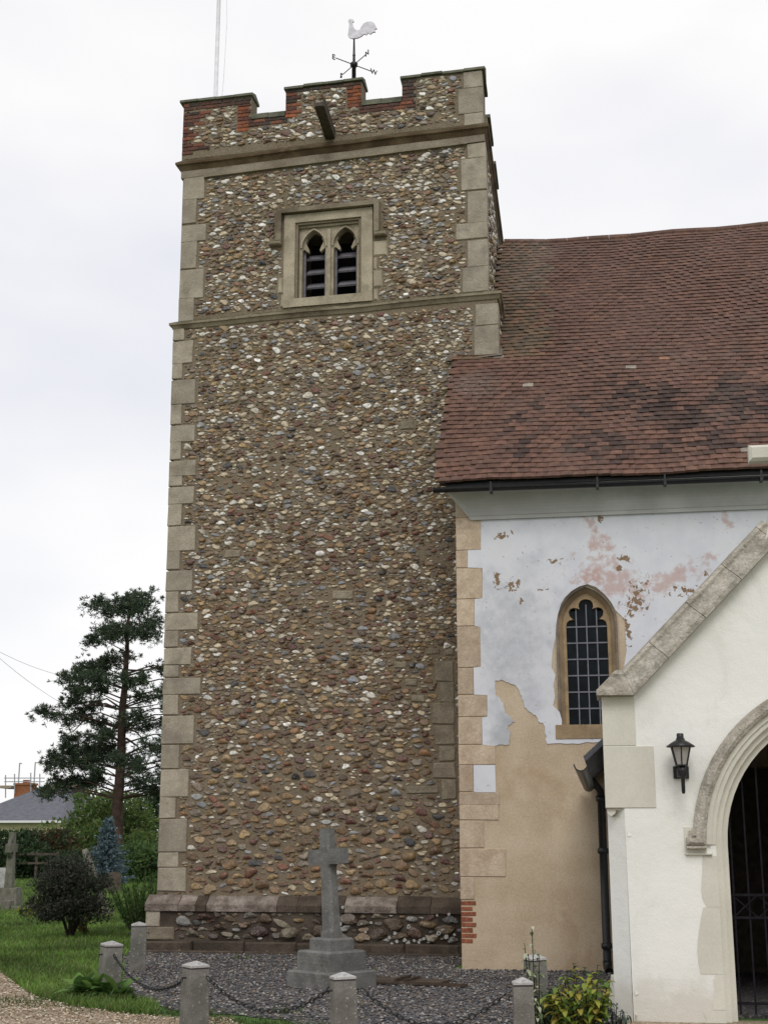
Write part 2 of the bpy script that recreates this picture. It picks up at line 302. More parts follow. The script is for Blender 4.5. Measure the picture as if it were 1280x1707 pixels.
def gravel_mat(name, cols, sc):
    t = NT(name).world(); v = t.n.new('ShaderNodeTexVoronoi'); v.inputs['Scale'].default_value = sc; t.l.new(t.co, v.inputs['Vector'])
    x = t.n.new('ShaderNodeSeparateColor'); t.l.new(v.outputs['Color'], x.inputs[0]); c = t.mix(x.outputs[0], cols[0], cols[1]); c = t.mix(t.ramp(x.outputs[1], .75, .85), c, cols[2])
    c = t.mix(t.math('MULTIPLY', t.ramp(t.noise(1.4, 5, .6), .42, .66), .55), c, cols[3])
    return t.fin(c, .9, v.outputs['Distance'], .8, .02)
M['gravel_dark'] = gravel_mat('dark slate gravel', ((.055, .052, .058), (.12, .115, .12), (.26, .24, .22), (.06, .052, .045)), 38)
M['gravel_tan'] = gravel_mat('buff path gravel', ((.24, .18, .12), (.40, .31, .22), (.50, .43, .34), (.20, .17, .10)), 42)
M['pebble'] = (lambda t: t.fin(t.attr(), .8))(NT('pebble'))
M['house_wall'] = render_mat('cream render', (.48, .42, .26), (.55, .49, .32))
M['chim'] = plain('orange brick', (.30, .12, .055), .9, .3, 9)
M['steel'] = plain('galvanised tube', (.30, .31, .33), .5, .15)
M['board'] = plain('scaffold board', (.30, .24, .18), .85, .2)
M['lantern_glass'] = plain('frosted lantern glass', (.38, .36, .34), .25, .08, spec=.5)
M['lichen'] = plain('pale lichen', (.36, .36, .335), .95, .3, 40)
M['notice'] = plain('paper notice', (.30, .34, .34), .8, .1)
M['rust'] = plain('rusty edge', (.06, .04, .028), .9, .3)

# ------------------------------------------------------------------ ground
def sheet(name, pts, z, mat, kind='structure', cat=None, label=None):
    tri = tessellate_polygon([[Vector((p[0], p[1], 0)) for p in pts]]); m = MB()
    fs = []
    for a, b, c in tri:
        A, B, C = pts[a], pts[b], pts[c]
        if (B[0] - A[0]) * (C[1] - A[1]) - (C[0] - A[0]) * (B[1] - A[1]) < 0: b, c = c, b
        fs.append((a, b, c))
    o = m.add([(p[0], p[1], z) for p in pts], fs).build(name, mat); o['kind'] = kind
    if label: o['label'] = label
    if cat: o['category'] = cat
    return o
def ragged(pts, n, amp):
    out = []
    for i, a in enumerate(pts):
        b = pts[(i + 1) % len(pts)]
        for k in range(n):
            t = k / n; out.append((a[0] + (b[0] - a[0]) * t + random.uniform(-amp, amp), a[1] + (b[1] - a[1]) * t + random.uniform(-amp, amp)))
    return out
sheet('ground', [(-500, -60), (500, -60), (500, 700), (-500, 700)], 0, M['grass_ground'], label='grassy churchyard ground spreading behind and around the church', cat='ground')
path_pts = [(-14, 4), (6, 4), (6, 13.9), (.06, 13.9), (.06, 11.9), (-2.6, 11.9), (-3.6, 12.9)] + [tuple(G(x, y)[:2]) for x, y in ((395, 1697), (300, 1696), (200, 1690), (120, 1678), (60, 1662), (25, 1640), (0, 1618), (-60, 1590), (-200, 1560))]
sheet('path', ragged(path_pts, 6, .05), .004, M['gravel_tan'], label='buff gravel path curving through the foreground', cat='path')
bed_pts = [tuple(G(x, y)[:2]) for x, y in ((205, 1600), (203, 1640), (225, 1668), (300, 1688), (400, 1694), (480, 1702))] + [(-2.5, 12.0), (.05, 11.9), (.05, 18.7), (-2.2, 18.7), (-2.2, 21.0), (-7.6, 21.2)]
sheet('gravel_bed', ragged(bed_pts, 5, .04), .008, M['gravel_dark'], label='dark grey gravel bed between the bollards and the tower', cat='gravel')
def inside(pts, X, Y):
    r = np.zeros(len(X), bool); n = len(pts)
    for i in range(n):
        x0, y0 = pts[i]; x1, y1 = pts[(i + 1) % n]
        if y0 == y1: continue
        r ^= ((y0 > Y) != (y1 > Y)) & (X < (x1 - x0) * (Y - y0) / (y1 - y0) + x0)
    return r
OCT = np.array([(1, 0, 0), (0, 1, 0), (-1, 0, 0), (0, -1, 0), (0, 0, 1), (0, 0, -1)], float); OCF = np.array([(0, 1, 4), (1, 2, 4), (2, 3, 4), (3, 0, 4), (1, 0, 5), (2, 1, 5), (3, 2, 5), (0, 3, 5)])
def pebbles(name, poly, n, box, pal, s0, s1, label):
    X = rng.uniform(box[0], box[1], n); Y = rng.uniform(box[2], box[3], n); k = inside(poly, X, Y); X, Y = X[k], Y[k]; n = len(X)
    s = rng.uniform(s0, s1, n); jit = rng.uniform(.6, 1.2, (n, 6, 1)); ang = rng.uniform(0, 6.28, n)
    V = OCT[None] * jit * s[:, None, None]; V[:, :, 2] *= .6; c, sn = np.cos(ang)[:, None], np.sin(ang)[:, None]
    V = np.stack([V[..., 0] * c - V[..., 1] * sn + X[:, None], V[..., 0] * sn + V[..., 1] * c + Y[:, None], V[..., 2] + .012 + s[:, None] * .25], -1)
    pal = np.array(pal); col = pal[rng.integers(0, len(pal), n)] * rng.uniform(.7, 1.25, (n, 1))
    F = (OCF[None] + (np.arange(n) * 6)[:, None, None]).reshape(-1, 3)
    o = link(name, np_mesh(name, V.reshape(-1, 3), F, M['pebble'], np.repeat(col, 6, 0))); tag(o, label, 'gravel', kind='stuff'); return o
pebbles('loose_slate_gravel', bed_pts, 26000, (-7.6, .1, 11.8, 21), [(.06, .06, .065), (.09, .088, .095), (.13, .125, .13), (.045, .042, .045), (.30, .28, .26), (.17, .13, .10)], .010, .024, 'loose dark chippings strewn over the gravel bed')
pebbles('loose_path_gravel', path_pts, 26000, (-9, 0, 11.0, 18), [(.36, .28, .19), (.28, .20, .13), (.46, .38, .29), (.22, .16, .11), (.55, .49, .40)], .008, .020, 'loose buff pebbles on the curving path')

# ------------------------------------------------------------------ church tower
tower = TW.empty('church_tower')
tag(tower, 'square flint church tower with battlements and stone corners', 'church tower')
T = lambda x, y, v=0.0: TW.at(x, y, v)
UL0, UL1, UR0, UR1 = -4.84, -4.96, .80, .80          # lower stage edges (bottom, top)
Z1 = 10.55; Z2 = 13.62; ZP = .86
SB = .06                                              # setback of the belfry stage
def ul(z): return UL0 + (UL1 - UL0) * min(1, max(0, z / Z1)) if z < Z1 else -4.90
def ur(z): return UR0 if z < Z1 else .64
D = 4.7
core = MB(); core.box((-4.86, 0, 0), (.79, D, Z1)); core.build('mortar_wall', M['mortar'], tower)
core = MB(); core.prism([(-4.90, Z1), (.64, Z1), (.60, Z2 + .2), (-4.92, Z2 + .2)], SB, D - .1,
    holes=[[(-2.72, 10.80), (-1.62, 10.80), (-1.62, 12.28), (-2.72, 12.28)]]); core.build('belfry_wall', M['mortar'], tower)
occupied = []                                         # rectangles that hold no flints (u0,u1,z0,z1)
def quoins(pxs, side):
    for y0, y1, xe in pxs:
        ym = (y0 + y1) / 2; u, za = T(xe, y0); _, zb = T(xe, y1); z0, z1 = zb, za; v = SB if z0 > Z1 else 0
        g = .006
        if side < 0:
            e = ul((z0 + z1) / 2); a, b = e - .004, u
        else:
            e = ur((z0 + z1) / 2); a, b = u, e + .004
        m = MB().block(a, b, z0 + g, z1 - g, v - .022, v + .30, .010, .006)
        m.build('quoin_stone', M['quoin'], tower); occupied.append((a - .03, b + .03, z0, z1))
lo = [1000 + z / 3.413 for z in (70, 172, 270, 370, 440, 537, 655, 822, 962, 1122, 1245, 1435, 1522, 1660)]
lx = [250 + x / 3.413 for x in (275, 165, 240, 167, 292, 165, 255, 170, 225, 152, 215, 165, 210)]
hi = [540 + z / 4.571 for z in (30, 125, 300, 420, 610, 765, 895, 1035, 1155, 1235, 1370)]
hx = [280 + x / 4.571 for x in (130, 195, 115, 215, 110, 210, 105, 220, 115, 205)]
mid = [hi[-1], 876, 918, 950, 985, lo[0]]; mxs = [304, 327, 301, 322, 299]
Q = [(hi[i], hi[i + 1], hx[i]) for i in range(10)] + [(mid[i], mid[i + 1], mxs[i]) for i in range(5)] + [(lo[i], lo[i + 1], lx[i]) for i in range(13)]
quoins(Q, -1)
ty = [220 + z / 2.133 for z in (145, 232, 320, 382, 480, 585, 668)]; tx = [270 + x / 2.133 for x in (150, 122, 155, 122, 147, 112)]
quoins([(ty[i], ty[i + 1], tx[i]) for i in range(6)], -1)
ry = [220 + z / 2.133 for z in (38, 92, 207, 322, 382, 478, 570)]; rx = [270 + x / 2.133 for x in (1083, 1060, 1083, 1043, 1085, 1065)]
quoins([(ry[i], ry[i + 1], rx[i]) for i in range(6)], 1)
quoins([(508, 544, 792), (544, 594, 790)], 1)
# old ashlar beside the nave and pale rectangular stones
for x0, y0, x1, y1 in ((725, 1103, 757, 1136), (733, 1137, 757, 1171), (721, 1172, 758, 1207), (726, 1209, 758, 1242), (731, 1244, 759, 1269), (722, 1271, 760, 1297), (737, 1299, 761, 1332), (742, 1082, 756, 1092), (711, 1081, 733, 1091), (658, 1104, 678, 1113), (674, 1132, 695, 1143), (686, 1159, 708, 1170), (555, 985, 588, 998), (667, 703, 690, 715), (678, 1310, 732, 1322), (375, 918, 400, 928)):
    a, z1 = T(x0, y0); b, z0 = T(x1, y1); MB().block(a, b, z0, z1, -.022, .2, .014, .012).build('ashlar_stone', M['ashlar'], tower); occupied.append((a - .02, b + .02, z0 - .01, z1 + .01))
# string courses
def course(name, pts_l, pts_r, prof, mat, ends=(0.0, 0.0), v0=0.0, seg=7, ret=True):
    """moulding along the face and back down both sides; prof is (out, dz); ends = how far it stands beyond the wall edge"""
    (ua, za), (ub, zb) = pts_l, pts_r; rings = []
    for (u, z, s) in ((ua, za, -1), (ub, zb, 1)):
        pass
    path = [(ua, za, D + v0, -1, 1), (ua, za, v0, -1, 0)]
    for i in range(1, seg): t = i / seg; path.append((ua + (ub - ua) * t, za + (zb - za) * t + random.uniform(-.012, .012), v0, 0, 0))
    path += [(ub, zb, v0, 1, 0), (ub, zb, D + v0, 1, 1)]
    for u, z, v, s, back in path: rings.append([(u + s * o, v + (0 if back else -o), z + dz) for o, dz in prof])
    return loft(rings, True).build(name, mat, tower)
course('string_course', (-4.95, 10.545), (.80, 10.635), [(-.03, -.10), (.02, -.09), (.05, -.03), (.075, -.02), (.075, .02), (-.03, .08)], M['string'])
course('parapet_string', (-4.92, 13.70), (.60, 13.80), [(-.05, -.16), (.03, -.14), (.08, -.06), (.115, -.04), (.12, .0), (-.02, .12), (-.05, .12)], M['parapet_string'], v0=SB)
course('stone_band', (-4.92, 13.44), (.60, 13.55), [(-.05, -.02), (.03, -.02), (.03, .12), (-.05, .12)], M['band'], v0=SB)
m = MB().prism([(-4.5, 13.385), (.32, 13.50), (.32, 13.53), (-4.5, 13.415)], SB - .06, SB + .02); m.build('drip_edge', M['string'], tower)
occupied.append((-5.2, 1, 13.47, 13.95)); occupied.append((-5.2, 1, 10.44, 10.72))
# parapet: three merlons on this face
PV = SB + .0
uM = [T(x, y, PV) for x, y in ((302, 168), (420, 150), (477, 140), (603, 132), (670, 123), (798, 114))]
sz1 = T(448, 187, PV)[1]; sz2 = T(636, 164, PV)[1]
mer = [(-4.98, uM[1][0], 14.96), (uM[2][0], uM[3][0], 14.99), (uM[4][0], .60, 14.93)]
out = [(-4.96, 13.78), (.60, 13.85), (.60, mer[2][2]), (mer[2][0], mer[2][2]), (mer[2][0], sz2 - .12), (mer[1][1], sz2 - .12), (mer[1][1], mer[1][2]), (mer[1][0], mer[1][2]), (mer[1][0], sz1 - .12), (mer[0][1], sz1 - .12), (mer[0][1], mer[0][2]), (-4.96, mer[0][2])]
MB().prism(out, PV, PV + .34).build('parapet_wall', M['mortar'], tower)
for s, uo in ((-1, -4.96), (1, .60)):                 # side parapets: merlons along the returns
    m = MB(); a, b = (uo, uo + .34) if s < 0 else (uo - .34, uo)
    m.box((a + .003, PV + .34, 13.8), (b - .003, D - .15, 14.45))
    for y0, y1 in ((.34, .9), (1.6, 2.7), (3.4, 4.5)): m.box((a + .003, PV + y0 + .002, 14.45), (b - .003, PV + y1, 14.93))
    m.build('side_parapet', M['mortar'], tower)
    for y0, y1 in ((.36, .9), (1.6, 2.7), (3.4, 4.5)): MB().box((a - .05, PV + y0, 14.935), (b + .05, PV + y1, 15.0)).build('coping_stone', M['coping'], tower)
MB().box((-4.9, PV + .3, 13.75), (.58, D - .2, 13.9)).build('tower_roof', M['lead_sheet'], tower)
def copings(u0, u1, z, n, h=.075, front=.05):
    w = (u1 - u0) / n
    for i in range(n):
        a, b = u0 + i * w + .004, u0 + (i + 1) * w - .004; dz = random.uniform(-.012, .012)
        m = MB(); m.add([(a, PV - front, z + dz), (b, PV - front, z + dz), (b, PV + .40, z + dz), (a, PV + .40, z + dz), (a, PV - front, z + h * .6 + dz), (b, PV - front, z + h * .6 + dz), (b, PV + .17, z + h + .05 + dz), (a, PV + .17, z + h + .05 + dz), (a, PV + .40, z + h * .6 + dz), (b, PV + .40, z + h * .6 + dz)],
            [(0, 3, 2, 1), (0, 1, 5, 4), (4, 5, 6, 7), (7, 6, 9, 8), (8, 9, 2, 3), (1, 2, 9, 6, 5), (0, 4, 7, 8, 3)]); m.build('coping_stone', M['coping'], tower)
copings(-5.03, mer[0][1] + .03, 14.965, 4); copings(mer[1][0] - .03, mer[1][1] + .03, 14.995, 4); copings(mer[2][0] - .03, .66, 14.935, 4)
copings(mer[0][1] + .004, mer[1][0] - .004, sz1 - .118, 2, .16, .03); copings(mer[1][1] + .004, mer[2][0] - .004, sz2 - .118, 2, .16, .03)
# parapet corner stones at the right, above the string
for z0, z1, ua in ((13.86, 14.10, .27), (14.105, 14.60, .17), (14.605, 14.925, .27)):
    MB().block(ua, .604, z0, z1, PV - .02, PV + .3, .01, .004).build('quoin_stone', M['quoin'], tower); occupied.append((ua - .03, .7, z0, z1))
BRICKS = [(.15, .060, .042), (.20, .075, .045), (.115, .055, .042), (.14, .06, .044), (.085, .046, .038), (.065, .045, .040), (.10, .05, .04), (.18, .075, .045)]
def bricks(u0, u1, z0, z1, tone=None, mask=None, w=.215, h=.072):
    z, k = z0, 0
    while z + h * .6 < z1:
        u = u0 - (w / 2 if k % 2 else 0); n = 0
        while u < u1 - .03:
            a, b = max(u, u0), min(u + w, u1)
            if b - a > .05 and (mask is None or mask((a + b) / 2, z, k)):
                o = MB().block(a + .005, b - .005, z + .005, min(z + h, z1) - .005, PV - .014 + random.uniform(-.006, .004), PV + .1, .006, .003).build('brick', M['brick'], tower)
                c = random.choice(tone or BRICKS); f = random.uniform(.75, 1.2); o.color = (c[0] * f, c[1] * f, c[2] * f, 1); occupied.append((a - .01, b + .01, z, z + h))
            u += w
        z += h; k += 1
RED = [(.30, .095, .042), (.19, .068, .04), (.12, .052, .038), (.22, .075, .04)]; DK = [(.07, .046, .038), (.06, .046, .040), (.085, .048, .038), (.11, .052, .04)]
bricks(-4.962, -4.40, 13.90, 14.80, mask=lambda u, z, k: u < -4.70 + .12 * math.sin(k * 1.7) + (.22 if z > 14.55 else 0) + (.2 if 13.95 < z < 14.1 else 0))
bricks(-4.962, mer[0][1] - .002, 14.80, 14.96, DK + BRICKS)
bricks(mer[0][1] - .26, mer[0][1] - .002, 14.25, 14.80, RED, mask=lambda u, z, k: u > mer[0][1] - (.26 if k % 2 else .18))
bricks(mer[1][0], mer[1][0] + .30, 14.42, 14.92, RED + DK, mask=lambda u, z, k: u < mer[1][0] + (.3 if k % 2 else .2)); bricks(mer[1][0], mer[1][1] - .002, 14.92, 14.99, DK)
bricks(mer[1][1] - .27, mer[1][1] - .002, 14.48, 14.92, RED, mask=lambda u, z, k: u > mer[1][1] - (.27 if k % 2 else .2))
bricks(mer[0][1] - .05, mer[1][0] + .04, sz1 - .262, sz1 - .12, DK + BRICKS); bricks(mer[1][1] - .05, mer[2][0] + .25, sz2 - .262, sz2 - .12, DK + BRICKS)
bricks(mer[2][0], mer[2][0] + .26, sz2 - .12, 14.93, DK, mask=lambda u, z, k: u < mer[2][0] + (.26 if k % 2 else .18))
# water spout
su, szp = T(550, 232, SB); w_ = MB()
A0 = Vector((su, SB + .05, szp + .02)); A1 = Vector((su + .10, SB - 1.15, szp + .0)); prof = [(-.10, .14), (-.08, .14), (-.055, .05), (.055, .05), (.08, .14), (.10, .14), (.085, -.02), (-.085, -.02)]
spout = loft([[A0 + Vector((x, 0, z)) for x, z in prof], [A1 + Vector((x, 0, z)) for x, z in prof]], True).build('water_spout', M['wood'], tower)
occupied.append((su - .1, su + .1, szp, szp + .2))
# belfry window
wc = -2.17; wz0 = 10.72; WT = 12.58
bw = empty('belfry_window'); bw.parent = tower
def arch_pts(cx, zs, a, r, d=0.0, n=10, half=None):
    """pointed arch, left springing to right springing"""
    R_ = r + d; c = cx - a + r; t1 = math.acos(max(-1, min(1, (cx - c) / R_)))
    L = [(c + R_ * math.cos(math.pi - (math.pi - t1) * i / n), zs + R_ * math.sin(math.pi - (math.pi - t1) * i / n)) for i in range(n + 1)]
    return L if half else L + [(2 * cx - x, z) for x, z in reversed(L[:-1])]
V0 = SB
MB().prism([(wc - .80, wz0), (wc + .80, wz0), (wc + .80, WT - .10), (wc - .80, WT - .10)], V0 - .03, V0 + .10, [[(wc - .60, wz0 + .16), (wc + .60, wz0 + .16), (wc + .60, WT - .26), (wc - .60, WT - .26)]]).build('frame', M['window_stone'], bw)
MB().prism([(wc - .61, wz0 + .15), (wc + .61, wz0 + .15), (wc + .61, WT - .25), (wc - .61, WT - .25)], V0 + .05, V0 + .101, [[(wc - .55, wz0 + .17), (wc + .55, wz0 + .17), (wc + .55, WT - .34), (wc - .55, WT - .34)]]).build('inner_moulding', M['window_stone'], bw)
lights = [wc - .285, wc + .285]
def light_outline(c, a, z0, zs, r, d=0, n=9): return [(c - a - d, z0)] + arch_pts(c, zs, a, r, d, n) + [(c + a + d, z0)]
MB().prism([(wc - .56, wz0 + .15), (wc + .56, wz0 + .15), (wc + .56, WT - .33), (wc - .56, WT - .33)], V0 + .10, V0 + .26, [light_outline(c, .215, wz0 + .18, 11.87, .36) for c in lights]).build('tracery', M['window_stone'], bw)
for c in lights:
    for s in (-1, 1):                                  # sunk spandrels read as raised arch rims
        pts = arch_pts(c, 11.87, .215, .36, 0, 10, True); pto = arch_pts(c, 11.87, .215, .36, .03, 10, True)
        if s > 0: pts = [(2 * c - x, z) for x, z in pts]; pto = [(2 * c - x, z) for x, z in pto]
        MB().prism(pts + pto[::-1], V0 + .07, V0 + .11).build('arch_rim', M['window_stone'], bw)
        q = [(c + s * .216, 11.84), (c + s * .19, 11.87), (c + s * .11, 11.80), (c + s * .095, 11.84), (c + s * .13, 11.92), (c + s * .16, 11.99), (c + s * .13, 12.06), (c + s * .165, 12.06), (c + s * .205, 11.98), (c + s * .218, 11.90)]
        MB().prism(q, V0 + .14, V0 + .22).build('cusp', M['window_stone'], bw)
    sl = MB().box((c - .205, V0 + .20, wz0 + .18), (c - .175, V0 + .25, 11.98)); sl.box((c + .175, V0 + .20, wz0 + .18), (c + .205, V0 + .25, 11.98)); sl.build('timber_stop', M['louvre'], bw)
    for k in range(4):
        z = wz0 + .20 + k * .27
        m = MB(); Mx = Matrix.Translation((c, V0 + .36, z + .06)) @ Matrix.Rotation(rad(38), 4, 'X'); m.obox(Mx, .172, .14, .016); m.build('louvre', M['louvre'], bw)
MB().box((wc - .03, V0 + .05, wz0 + .16), (wc + .03, V0 + .10, WT - .40)).build('mullion', M['window_stone'], bw)
MB().add([(wc - .66, V0 - .035, wz0 - .0), (wc + .66, V0 - .035, wz0), (wc + .66, V0 - .035, wz0 + .10), (wc - .66, V0 - .035, wz0 + .10), (wc - .60, V0 + .12, wz0 + .19), (wc + .60, V0 + .12, wz0 + .19), (wc + .6, V0 + .12, wz0), (wc - .6, V0 + .12, wz0)], [(0, 1, 2, 3), (3, 2, 5, 4), (1, 6, 5, 2), (0, 3, 4, 7)]).build('sill', M['window_stone'], bw)
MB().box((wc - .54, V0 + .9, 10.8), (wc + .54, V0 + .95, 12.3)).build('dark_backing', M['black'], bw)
hm = MB(); hm.prism([(wc - .93, 11.98), (wc - .84, 11.98), (wc - .84, WT - .085), (wc + .84, WT - .085), (wc + .84, 11.98), (wc + .93, 11.98), (wc + .93, WT), (wc - .93, WT)], V0 - .11, V0 + .05); hm.build('hood_mould', M['string'], bw)
for s in (-1, 1):
    a, b = sorted((wc + s * .84, wc + s * 1.06)); MB().block(a, b, 11.90, 11.978, V0 - .12, V0 + .05, .02).build('label_stop', M['string'], bw)
occupied.append((wc - .98, wc + .98, 11.93, WT + .03)); occupied.append((wc - .84, wc + .84, wz0 - .1, WT)); occupied.append((wc - 1.08, wc + 1.08, 11.88, 12.0))
for s, zz, ww in ((1, (11.55, 11.86), .27), (1, (10.95, 11.3), .17), (1, (10.72, 10.95), .10), (1, (11.3, 11.55), .08), (-1, (11.0, 11.32), .10), (-1, (10.72, 11.0), .04)):
    a, b = sorted((wc + s * .803, wc + s * (.80 + ww))); MB().block(a, b, zz[0], zz[1] - .008, V0 - .028, V0 + .1, .03, .012).build('jamb_stone', M['window_stone'], bw); occupied.append((a - .02, b + .02, zz[0], zz[1]))
# plinth: chamfered offset course and the stained base below it
PB = .13
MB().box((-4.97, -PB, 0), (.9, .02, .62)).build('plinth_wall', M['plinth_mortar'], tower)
def chamfer_stone(a, b, mat, hz=.84, proud=.0):
    j = lambda: random.uniform(-.012, .012)
    vs = [(a, -PB - .03 - proud, .60), (b, -PB - .03 - proud, .60), (b, -PB - .03 - proud + j(), .70 + j()), (a, -PB - .03 - proud + j(), .70 + j()), (b, -.006, hz + j()), (a, -.006, hz + j()), (b, .02, .6), (a, .02, .6)]
    MB().add(vs, [(0, 1, 2, 3), (3, 2, 4, 5), (1, 6, 4, 2), (0, 3, 5, 7), (0, 7, 6, 1)]).build('plinth_stone', mat, tower)
us = [-4.99] + [T(x, 1500)[0] for x in (304, 332, 350, 466, 500, 540, 578, 664, 720)] + [.9]
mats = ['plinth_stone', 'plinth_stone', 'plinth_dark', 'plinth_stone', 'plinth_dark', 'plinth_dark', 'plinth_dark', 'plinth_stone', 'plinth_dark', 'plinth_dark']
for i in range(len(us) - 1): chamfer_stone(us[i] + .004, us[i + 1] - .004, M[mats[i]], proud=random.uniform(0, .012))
MB().block(-4.975, -4.74, .36, .595, -PB - .02, .0, .012).build('quoin_stone', M['quoin'], tower)
MB().block(-4.975, -4.50, .17, .355, -PB - .025, .0, .02, .02).build('plinth_stone', M['ashlar'], tower)
for i in range(7): a = -5.0 + i * .84; MB().block(a, a + .83, -.01, .155, -PB - .07 + random.uniform(-.015, .015), .0, .025, .012).build('footing_stone', M['plinth_dark'], tower)
# --- flints
PAL_BROWN = [(.195, .112, .048), (.135, .076, .038), (.27, .170, .072), (.17, .100, .048), (.095, .056, .034), (.31, .21, .11), (.20, .145, .095), (.19, .145, .105), (.13, .072, .042), (.25, .20, .145), (.24, .125, .055), (.33, .22, .10), (.29, .20, .105)]
PAL_RED = [(.13, .048, .032), (.105, .04, .03), (.20, .085, .05)]
PAL_WHITE = [(.62, .585, .52), (.48, .43, .35), (.76, .735, .69), (.48, .40, .28), (.56, .47, .33), (.42, .34, .23)]
PAL_GREY = [(.25, .25, .26), (.18, .175, .175), (.34, .335, .33), (.22, .225, .245)]
PAL_BLACK = [(.035, .035, .042), (.055, .05, .05)]
def flint_colour(z, w=.1):
    h = min(1, z / 13.0); r = random.random() + max(0, w - .115) * 3.0
    pw, pg, pr, pb = .25 + .19 * h, .06 + .03 * h, .14 - .09 * h, .035
    pal = PAL_WHITE if r < pw else PAL_GREY if r < pw + pg else PAL_RED if r < pw + pg + pr else PAL_BLACK if r < pw + pg + pr + pb else PAL_BROWN
    c = random.choice(pal); f = random.uniform(.75, 1.2); return (c[0] * f, c[1] * f, c[2] * f), pal in (PAL_WHITE, PAL_GREY)
def make_variants(k):
    out = []
    for i in range(k):
        bm = bmesh.new(); bmesh.ops.create_icosphere(bm, subdivisions=2, radius=1)
        ax = [random.uniform(-1, 1) for _ in range(9)]
        for v in bm.verts:
            x, y, z = v.co; n =   .19 * math.sin(2.3 * x + ax[0] * 3) * math.sin(2.1 * z + ax[1] * 3) + .15 * math.sin(3.7 * x + 2.9 * z + ax[2] * 3) + random.uniform(-.11, .11)
            p = 2.6; L = (abs(x) ** p + abs(z) ** p + abs(y) ** p) ** (1 / p)       # slightly boxy pebble
            v.co = v.co / L * .92 * (1 + n)
            if i % 3 > 0: v.co.y = max(v.co.y, -.55 + .35 * ax[3] * v.co.x + .3 * ax[4] * v.co.z)   # knapped face
        bmesh.ops.delete(bm, geom=[f for f in bm.faces if f.calc_center_median().y > .35], context='FACES')
        bmesh.ops.delete(bm, geom=[v for v in bm.verts if not v.link_faces], context='VERTS')
        bm.verts.index_update(); V = np.array([v.co[:] for v in bm.verts]); F = np.array([[v.index for v in f.verts] for f in bm.faces]); bm.free(); out.append((V, F))
    return out
VAR = make_variants(12); VAR_ME = [np_mesh('flint', V, F, M['flint_one'], smooth=(i % 3 == 0)) for i, (V, F) in enumerate(VAR)]
def smear(u, z): return math.sin(u * 1.9 + 1.3 * math.sin(z * 1.1)) + math.sin(z * 2.3 - u * .8) + .6 * math.sin(u * 5.1 + z * 3.7) + .5 * math.sin(z * 7.3 + u)
def pack(region, cand, gap=1.0, occ=()):
    """scatter stones of given sizes without overlap; region(u,z)->bool"""
    cell = .22; grid = {}; res = []
    for w, h, u, z in cand:
        if not region(u, z, w, h): continue
        if smear(u, z) > (1.55 if u < -1.2 else 1.15) and random.random() < .8: continue
        if any(a - w * .42 < u < b + w * .42 and c - h * .42 < z < d + h * .42 for a, b, c, d in occ): continue
        gi, gj = int(u // cell), int(z // cell); ok = True
        for i in (-1, 0, 1):
            for j in (-1, 0, 1):
                for (u2, z2, w2, h2) in grid.get((gi + i, gj + j), ()):
                    if ((u - u2) / ((w + w2) * .5 * gap)) ** 2 + ((z - z2) / ((h + h2) * .5 * gap)) ** 2 < 1: ok = False; break
                if not ok: break
            if not ok: break
        if ok: grid.setdefault((gi, gj), []).append((u, z, w, h)); res.append((u, z, w, h))
    return res
def candidates(n, u0, u1, z0, z1, scale):
    c = []
    for i in range(n):
        u, z = random.uniform(u0, u1), random.uniform(z0, z1); s = scale(z, u); f = 1 - i / n
        if f < .93: z = min(z1, max(z0, round(z / (s * .78)) * s * .78 + random.gauss(0, .011) + .02 * math.sin(u * 2.1)))
        w = s * (.56 + 1.15 * f ** 3.2) * random.uniform(.85, 1.25); h = w * random.uniform(.34, .70)
        c.append((w, h, u, z))
    return c
def lower_scale(z, u): return .128 - .040 * min(1, z / 4.5) - .006 * min(1, max(0, z - 5) / 5) - (.010 if u > -.9 and z > 3.5 else 0)
def occ_near(z0, z1): return [o for o in occupied if o[3] > z0 and o[2] < z1]
stones = []
for z0 in np.arange(.84, 10.44, 1.2):
    z1 = min(z0 + 1.2, 10.44)
    stones += [(*s, 0.0) for s in pack(lambda u, z, w, h: u - w * .45 > ul(z) + .05 and u + w * .45 < .84 and (z0 + h * .5 < z), candidates(9500, -4.9, .6, z0, z1, lower_scale), 1.04 if z0 < 3 else .95, occ_near(z0, z1))]
stones += [(*s, SB) for s in pack(lambda u, z, w, h: -4.84 < u - w * .5 and u + w * .5 < .60 and z + h * .5 < 13.385 + (u + 4.5) * .0239, candidates(26000, -4.9, .62, 10.72, 13.5, lambda z, u: .084), .93, occ_near(10.6, 13.45))]
def in_parapet(u, z, w, h):
    if z - h * .5 < 13.92 or u - w * .5 < -4.93 or u + w * .5 > .58: return False
    top = 0
    for a, b, t in mer:
        if a + .01 < u - w * .5 and u + w * .5 < b - .01: top = t
    return z + h * .5 < (top or min(sz1, sz2) - .14) - .02
stones += [(*s, PV) for s in pack(in_parapet, candidates(9500, -4.95, .6, 13.9, 14.98, lambda z, u: .084), .93, occ_near(13.8, 15))]
base_st = pack(lambda u, z, w, h: -4.5 < u - w * .5 and u < .7 and .17 < z - h * .5 and z + h * .5 < .60, candidates(2600, -4.9, .7, .15, .62, lambda z, u: .145), 1.0)
order = sorted(range(len(stones)), key=lambda i: -stones[i][2] * stones[i][3]); big = set(order[:300])
Vs, Fs, Cs, kk = [], [], [], 0
